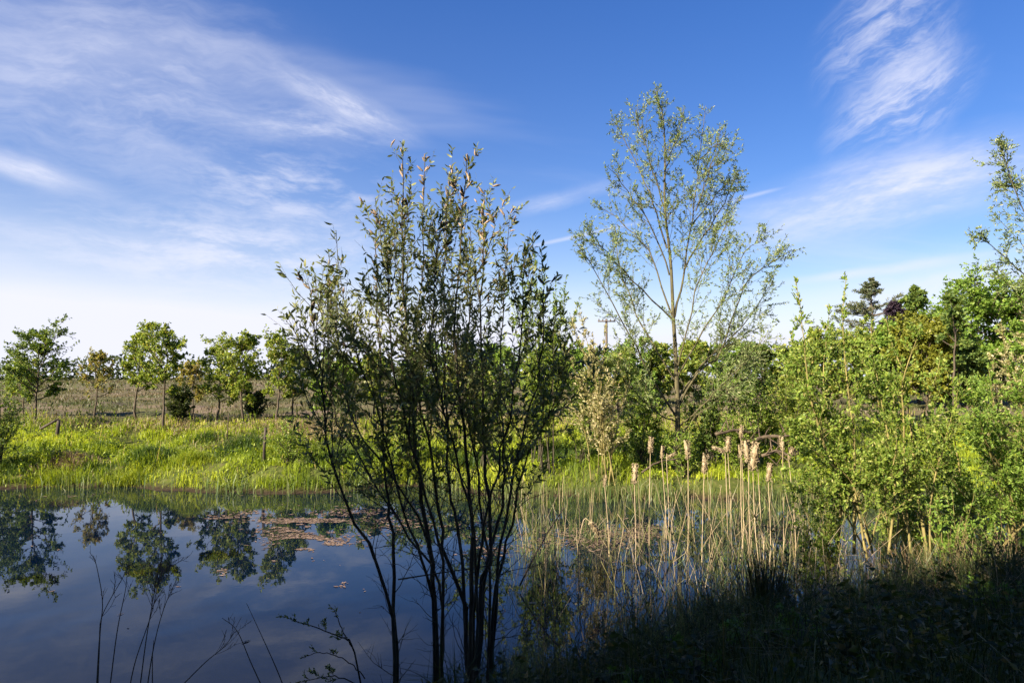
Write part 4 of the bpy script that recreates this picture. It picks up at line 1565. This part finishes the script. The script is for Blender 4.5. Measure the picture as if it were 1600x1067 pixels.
    x, Y = scatter(22000, -.9, .85, 75, 220)
    tint = np.clip(vnoise(x, Y, .05, 48) * .75 + rng.random(len(x)) * .4 - .05, 0, 1)
    mb.blades(np.stack([x, Y, H(x, Y) - .02], 1), rng.uniform(.2, .6, len(x)), .16, rng, .6, rnd=tint)
    o = mb.build('meadow_grass', M['field_grass'], kind='stuff')
    tag(o, 'rough brown and olive meadow grass stretching to the horizon', 'grass')
    # shaded near bank
    mb = MB()
    n = 50000
    x = rng.uniform(-9, 13, n)
    Y = rng.uniform(2.0, 11.5, n)
    z = H(x, Y)
    cl = vnoise(x, Y, 1.3, 49) * .6 + vnoise(x, Y, 3.5, 50) * .4
    right = sstep(x, -2.0, 0)
    k = (z > -.02) & (rng.random(n) < (.12 + .88 * right) * (.25 + sstep(cl, .3, .7)))
    x, Y, z, cl, right = x[k], Y[k], z[k], cl[k], right[k]
    mb.blades(np.stack([x, Y, z - .02], 1), (.12 + .55 * cl) * rng.uniform(.4, 1.2, len(x)) * (.3 + .7 * right), rng.uniform(.006, .014, len(x)), rng, .8)
    n = 42000
    x = rng.uniform(-7, 12, n)
    Y = rng.uniform(2.5, 10.6, n)
    z = H(x, Y)
    right = sstep(x, -1.7, .2)
    cl = vnoise(x, Y, 1.1, 51)
    k = (z > -.02) & (rng.random(n) < (.06 + .94 * right) * sstep(cl, .45, .8))
    x, Y, z, cl, right = x[k], Y[k], z[k], cl[k], right[k]
    d = rng.normal(size=(len(x), 3)) * [1, 1, .45] + [0, 0, .1]
    L = rng.uniform(.025, .075, len(x))
    mb.leaves(np.stack([x, Y, z + .04 + rng.random(len(x)) ** .8 * (.15 + .5 * cl) * (.3 + .7 * right)], 1), d, L, L * .5, rng, fine=False)
    # tall sedge along the near waterline
    n = 20000
    x = rng.uniform(.2, 12.5, n)
    Y = shore_near(x) + rng.normal(size=n) * .75 - .2
    k = rng.random(n) < .15 + .85 * sstep(vnoise(x, Y, 1.7, 53), .35, .75)
    x, Y = x[k], Y[k]
    mb.blades(np.stack([x, Y, np.minimum(H(x, Y), .6) - .03], 1), rng.uniform(.3, 1.0, len(x)) * (.6 + .7 * vnoise(x, Y, 1.1, 54)), rng.uniform(.006, .013, len(x)), rng, .6)
    n = 330
    x = rng.uniform(-.2, 11, n)
    Y = np.minimum(rng.uniform(4.2, 11, n), shore_near(x) - .15)
    P = shoot(np.stack([x, Y, H(x, Y) - .03], 1), rng.normal(size=(n, 3)) * [.2, .2, 0] + [0, 0, 1], rng.uniform(.3, .85, n), 8, .05, 0, rng)
    mb.tubes(P, np.full((n, 9), .0035) * np.linspace(1.1, .5, 9)[None], 3, rnd=rng.random(n))
    leaf_on(mb, P, 26, .075, rng, .25, 1, (55, 95), True, .5, .25)
    # tall bare and leafy stems standing above the rest
    n = 150
    x = rng.uniform(.3, 10, n)
    Y = np.minimum(rng.uniform(5.6, 10.5, n), shore_near(x) + .25)
    P = shoot(np.stack([x, Y, H(x, Y) - .03], 1), rng.normal(size=(n, 3)) * [.35, .3, 0] + [0, 0, 1], rng.uniform(.6, 1.35, n), 9, .07, -.015, rng)
    mb.tubes(P, np.full((n, 10), .0042) * np.linspace(1.1, .4, 10)[None], 3, rnd=rng.random(n))
    p, d, t, idx = spawn(P, 6, .3, 1, (20, 50), rng)
    Q = shoot(p, d, rng.uniform(.08, .35, len(p)), 4, .12, .03, rng)
    mb.tubes(Q, np.full((len(p), 5), .002), 3, rnd=rng.random(len(p)))
    leaf_on(mb, Q, 3.5, .04, rng, .2, 1, (30, 80), False, .4)
    # long arching blades
    n = 9000
    x = rng.uniform(-.6, 12, n)
    Y = np.minimum(rng.uniform(4.5, 11, n), shore_near(x) + .1)
    mb.blades(np.stack([x, Y, H(x, Y) - .03], 1), rng.uniform(.35, .9, n), rng.uniform(.005, .011, n), rng, 1.1)
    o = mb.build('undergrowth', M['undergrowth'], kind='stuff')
    tag(o, 'dark tangle of grass, nettles and brambles in shade on the near bank', 'undergrowth')
    # dead reddish stems and bracken, right
    mb = MB()
    n = 750
    px = np.where(rng.random(n) < .5, rng.normal(size=n) * 70 + 1345, rng.uniform(850, 1600, n))
    Y = rng.uniform(7.0, 11.0, n)
    x = (px - 800) / F * Y
    s0 = np.stack([x, Y, H(x, Y) - .02], 1)
    d = rng.normal(size=(n, 3)) * [.7, .7, .2] + [0, 0, .9]
    P = shoot(s0, d, rng.uniform(.3, .9, n), 6, .14, -.10, rng)
    mb.tubes(P, np.full((n, 7), .0035) * np.linspace(1.2, .5, 7)[None], 3, rnd=rng.random(n))
    n = 650
    px = rng.uniform(1180, 1640, n)
    Y = rng.uniform(8.8, 12.5, n)
    x = (px - 800) / F * Y
    s0 = np.stack([x, Y, H(x, Y) - .02], 1)
    d = rng.normal(size=(n, 3)) * [.45, .4, .1] + [0, 0, 1]
    P = shoot(s0, d, rng.uniform(.4, 1.3, n), 6, .07, -.02, rng)
    mb.tubes(P, np.full((n, 7), .0042) * np.linspace(1.2, .5, 7)[None], 3, rnd=.4 + .6 * rng.random(n))
    p, d, t, idx = spawn(P, 2.5, .3, 1, (25, 60), rng)
    mb.tubes(shoot(p, d, rng.uniform(.08, .35, len(p)), 3, .14, 0, rng), np.full((len(p), 4), .002), 3, rnd=.3 + .7 * rng.random(len(p)))
    o = mb.build('dead_stems', M['bramble'], kind='stuff')
    tag(o, 'reddish brown tangle of dead stems below the right-hand sallows', 'dead stems')


grass()


def tussock(px, Y, w, h, n, seed, label, mat, dz=0.0):
    rng = RNG(seed)
    b = gpt(px, Y)
    r = rng.normal(size=(n, 2)) * [w * .45, w * .22]
    x, y = b[0] + r[:, 0], b[1] + r[:, 1]
    mb = MB()
    k = np.exp(-(r[:, 0] / (w * .6)) ** 2)
    mb.blades(np.stack([x, y, H(x, y) - .02 + dz], 1), h * (.35 + .65 * k) * rng.uniform(.6, 1.15, n), rng.uniform(.012, .022, n), rng, .9)
    root = thing('grass_tussock', b, label, 'grass tussock', 'tussocks on the far bank')
    mb.build('blades', M[mat], root, b, kind='stuff')


tussock(240, 21.6, 1.3, .42, 1500, 400, 'dark green grass tussock on the bank left of centre, above the water', 'dark_grass')
tussock(150, 21.2, .7, .3, 700, 401, 'dark tussock at the right of the brown earth mound', 'dark_grass')
tussock(112, 21.4, .8, .26, 900, 402, 'straw-topped brown mound near the left end of the bank', 'dry_grass')
tussock(375, 23.0, 1.7, .45, 1900, 403, 'wide dark green tussock under a straw crest left of the wooden post', 'dark_grass')
tussock(370, 23.7, 1.6, .35, 700, 404, 'straw crest of dry grass above the wide dark tussock', 'dry_grass')
tussock(20, 20.9, 1.2, .4, 1200, 405, 'dark tussock at the foot of the left-edge bush', 'dark_grass')
tussock(470, 26.5, 1.6, .55, 1300, 406, 'big pale straw tussock behind the wooden post', 'dry_grass')
for k_, (px_, Y_, w_, h_, mt_, lb_) in enumerate([
        (60, 23.2, 1.2, .4, 'dark_grass', 'green tussock below the broken fence post'), (170, 24.6, 1.5, .35, 'dark_grass', 'long dark tussock in the middle of the left bank'),
        (300, 21.0, 1.0, .4, 'mid_grass', 'bright tussock overhanging the water below the tree pair'), (205, 20.6, .9, .45, 'mid_grass', 'tall bright tussock at the waterline left of the dark tussock'),
        (440, 22.6, 1.1, .45, 'mid_grass', 'bright grass tussock right of the wooden post'), (540, 22.0, 1.4, .5, 'dark_grass', 'dark tussock behind the left stems of the foreground shrub'),
        (330, 25.8, 1.4, .35, 'dark_grass', 'dark tussock beside the pale thin stake'), (620, 21.0, 1.2, .5, 'mid_grass', 'bright tussock behind the middle stems of the foreground shrub'),
        (90, 20.6, .8, .4, 'mid_grass', 'bright grass clump at the foot of the brown mound'), (740, 21.4, 1.4, .5, 'dark_grass', 'dark tussock behind the right stems of the foreground shrub')]):
    tussock(px_, Y_, w_, h_, 1100, 410 + k_, lb_, mt_)
tussock(860, 21.6, 1.6, .5, 1600, 407, 'deep green tussock between the foreground shrub and the tan sallow', 'dark_grass')


# ------------------------------------------------------------------ plants of the near bank
def rush(px, Y, h, n, spread, seed, label):
    rng = RNG(seed)
    b = gpt(px, Y)
    mb = MB()
    a = rng.random(n) * 6.28
    r = rng.random(n) * .1
    q = np.stack([np.cos(a), np.sin(a), 0 * a], 1)
    P = shoot(b + q * r[:, None] - [0, 0, .04], q * spread * rng.random(n)[:, None] + [0, 0, 1], h * rng.uniform(.55, 1.05, n), 5, .035, -.01, rng)
    mb.tubes(P, np.full((n, 6), .0065) * np.linspace(1.1, .35, 6)[None], 3, rnd=rng.random(n))
    root = thing('rush_clump', b, label, 'rush')
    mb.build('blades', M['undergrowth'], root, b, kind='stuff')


rush(1188, 8.7, 1.35, 420, .26, 250, 'tall dark clump of rushes in shade at the front of the reeds')
rush(1110, 8.5, .8, 200, .4, 251, 'smaller dark rush clump left of the tall one')
rush(1000, 8.0, .75, 200, .45, 252, 'low dark rush clump at the water below the reeds')
rush(1500, 10.6, .75, 160, .45, 253, 'green sedge clump under the dense sallow at the right')


def herb(px, Y, h, seed, label, k=9):
    """a cow-parsley-like plant: divided leaves on long stalks"""
    rng = RNG(seed)
    b = gpt(px, Y)
    root = thing('herb', b, label, 'plant', 'leafy herbs on the near bank')
    a = np.arange(k) * 2.4 + rng.random(k)
    d = np.stack([np.cos(a) * .55, np.sin(a) * .55, np.ones(k)], 1)
    P = shoot(np.repeat((b - [0, 0, .03])[None], k, 0), d, h * rng.uniform(.6, 1.05, k), 6, .05, -.07, rng)
    for i in range(k):
        mb = MB()
        mb.tubes(P[i], taper(7, .0055, .002), 4)
        st = mb.build('stalk', M['herb'], root, b)
        s, dd, t, _ = spawn(P[i:i + 1], 9, .45, 1.0, (45, 75), rng)
        if len(s) == 0:
            continue
        fl = shoot(s, dd * [1, 1, .4], np.full(len(s), h * .24) * (1.2 - .7 * t), 3, .06, -.02, rng)
        mb = MB()
        mb.tubes(fl, np.full((len(s), 4), .0016), 3)
        leaf_on(mb, fl, 13, .05, rng, .15, 1, (35, 70), True, .5)
        mb.build('leaf', M['herb'], st, b)


for i, (px, Y, h, lab) in enumerate([(905, 6.4, .55, 'feathery green herb right of the foreground shrub base'), (960, 6.0, .5, 'second feathery herb right of the foreground shrub base'),
                                     (1080, 6.2, .45, 'low feathery herb in deep shade below the smaller rush clump'), (1160, 6.6, .5, 'feathery herb in deep shade below the tall rush clump'),
                                     (1250, 6.3, .45, 'feathery herb on the dark bank just right of the tall rush clump'), (1400, 6.8, .5, 'feathery herb in the dark bottom right'),
                                     (1530, 7.2, .5, 'feathery herb near the bottom right corner'), (1010, 5.2, .45, 'feathery herb cut by the bottom edge near the centre')]):
    herb(px, Y, h, 260 + i, lab)


def weed(px0, Y, path, seed, label, r=.0055, tw=10, top=.5):
    """a dead weed stalk with a few bare side shoots"""
    rng = RNG(seed)
    q = resample(px_path(path, Y, Y + rng.normal() * .15), 16)
    b = np.array([q[0, 0], q[0, 1], zg(q[0, 0], q[0, 1])])
    q = np.vstack([b - [0, 0, .03], q])
    root = thing('dead_weed', b, label, 'weed', 'dead weed stalks at the left foreground')
    mb = MB()
    mb.tubes(q, taper(17, r, r * .35), 5)
    mb.build('stalk', M['dead_stem'], root, b, True)
    p, d, t, _ = spawn(q[None], tw, top, .98, (20, 45), rng)
    if len(p):
        L = rng.uniform(.05, .22, len(p))
        T = shoot(p, d, L, 4, .1, .1, rng)
        p2, d2, _, _ = spawn(T, 2.5, .3, 1, (20, 45), rng)
        mb = MB()
        mb.tubes(T, np.full((len(p), 5), .0019), 3)
        if len(p2):
            mb.tubes(shoot(p2, d2, rng.uniform(.03, .08, len(p2)), 3, .1, .1, rng), np.full((len(p2), 4), .0014), 3)
            leaf_on(mb, T, 3, .012, rng, .5, 1)
        mb.build('side_shoots', M['dead_stem'], root, b, kind='stuff')


W = [([(150, 1085), (155, 1000), (160, 960), (190, 905), (198, 888)], 'forked dead weed stalk, leftmost over the dark water', 4),
     ([(152, 1085), (156, 990), (160, 940), (152, 890), (146, 868)], 'thin dead stalk rising left of the forked one', 3),
     ([(170, 1085), (183, 985), (196, 920), (199, 885)], 'slim dead weed stalk with a bare tip second from the left', 4),
     ([(200, 1085), (212, 1030), (236, 960), (250, 900), (268, 880)], 'branching dead weed in the middle of the left group', 16),
     ([(217, 1085), (228, 1000), (240, 930), (245, 895)], 'upright dead weed with a dark seed cluster', 18),
     ([(228, 1085), (240, 1010), (256, 950), (280, 895)], 'dead weed leaning right with many fine shoots', 18),
     ([(270, 1085), (320, 1035), (350, 1010), (368, 985)], 'dead weed bent far to the right', 8),
     ([(415, 1085), (392, 1035), (370, 985), (347, 965)], 'bare dead stalk leaning left below the floating leaves', 2),
     ([(448, 1085), (430, 1040), (405, 985), (385, 942)], 'long straight bare stalk leaning left', 0),
     ([(238, 1085), (238, 1030), (240, 1000)], 'short dead stalk at the foot of the left group', 0)]
for i, (p, lab, tw) in enumerate(W):
    weed(p[0][0], 5.6 + .1 * (i % 4), p, 280 + i, lab, tw=tw)


def sapling():
    Y = 5.7
    b = gpt(585, Y)
    st = [px_path([(585, 1085), (552, 1015), (530, 995), (480, 975), (437, 962)], Y, Y), px_path([(552, 1015), (535, 985), (525, 960), (515, 945)], Y, Y + .1),
          px_path([(590, 1085), (530, 1058), (490, 1060), (455, 1070)], Y, Y - .1), px_path([(570, 1060), (540, 1030), (500, 1020), (470, 1028)], Y, Y - .2)]
    st[0][0, 2] = min(st[0][0, 2], b[2])
    stem_plant('willow_sapling', 'low spreading willow sapling with small leaves, left of the foreground shrub base', b, st, M['shrub_leaf'], M['bark_dark'], 300,
               [.009, .006, .006, .005], 9, .12, 2, .5, .03, .4, 60, .3, 'shrub', fine=True, up=.2, part='branch')


sapling()


def shade_trees():
    """tall trees standing behind the viewpoint, left and right; they shade the near bank"""
    root = tree('shade_tree', 'tall dense tree behind the viewpoint shading the near bank', (-13.2, -5.2, 1.5), 11.4, 8.4, M['wood_leaf'], M['bark_oak'], 320, clear=.1,
                limbs=34, twigs=9, sub=6, leaves=6, leaf=.36, aspect=.7, shape='round', split=False, tr=.2, group='trees behind the viewpoint')
    kids = list(root.children)
    for i, (x, y, s, rz) in enumerate([(-18.0, -5.6, 1.04, 1.1), (-8.6, -5.8, .96, 2.3), (-23.0, -5.2, .96, 3.7), (-4.2, -6.0, .92, 4.4), (.6, -6.2, .93, 5.2), (-28.0, -5.6, 1.0, .6),
                                       (-15.6, -8.6, .98, 2.9), (-10.8, -9.0, .96, .3), (-6.2, -9.2, .95, 1.8), (-20.6, -8.4, 1.0, 5.6), (-1.6, -9.6, .95, 3.3), (5.6, -4.6, .9, 1.5), (10.4, -4.2, .95, 4.0), (15.4, -3.6, .9, 2.2), (8.0, -8.4, 1.0, .9), (20.0, -2.5, .95, 5.0)]):  # unseen right-hand trees added to block sky light from the near bank
        r = root.copy()
        COL.objects.link(r)
        r.location = (x, y, 1.5)
        r.rotation_euler = (0, 0, rz)
        r.scale = (s, s, s)
        for ch in kids:
            c = ch.copy()
            COL.objects.link(c)
            c.parent = r


shade_trees()
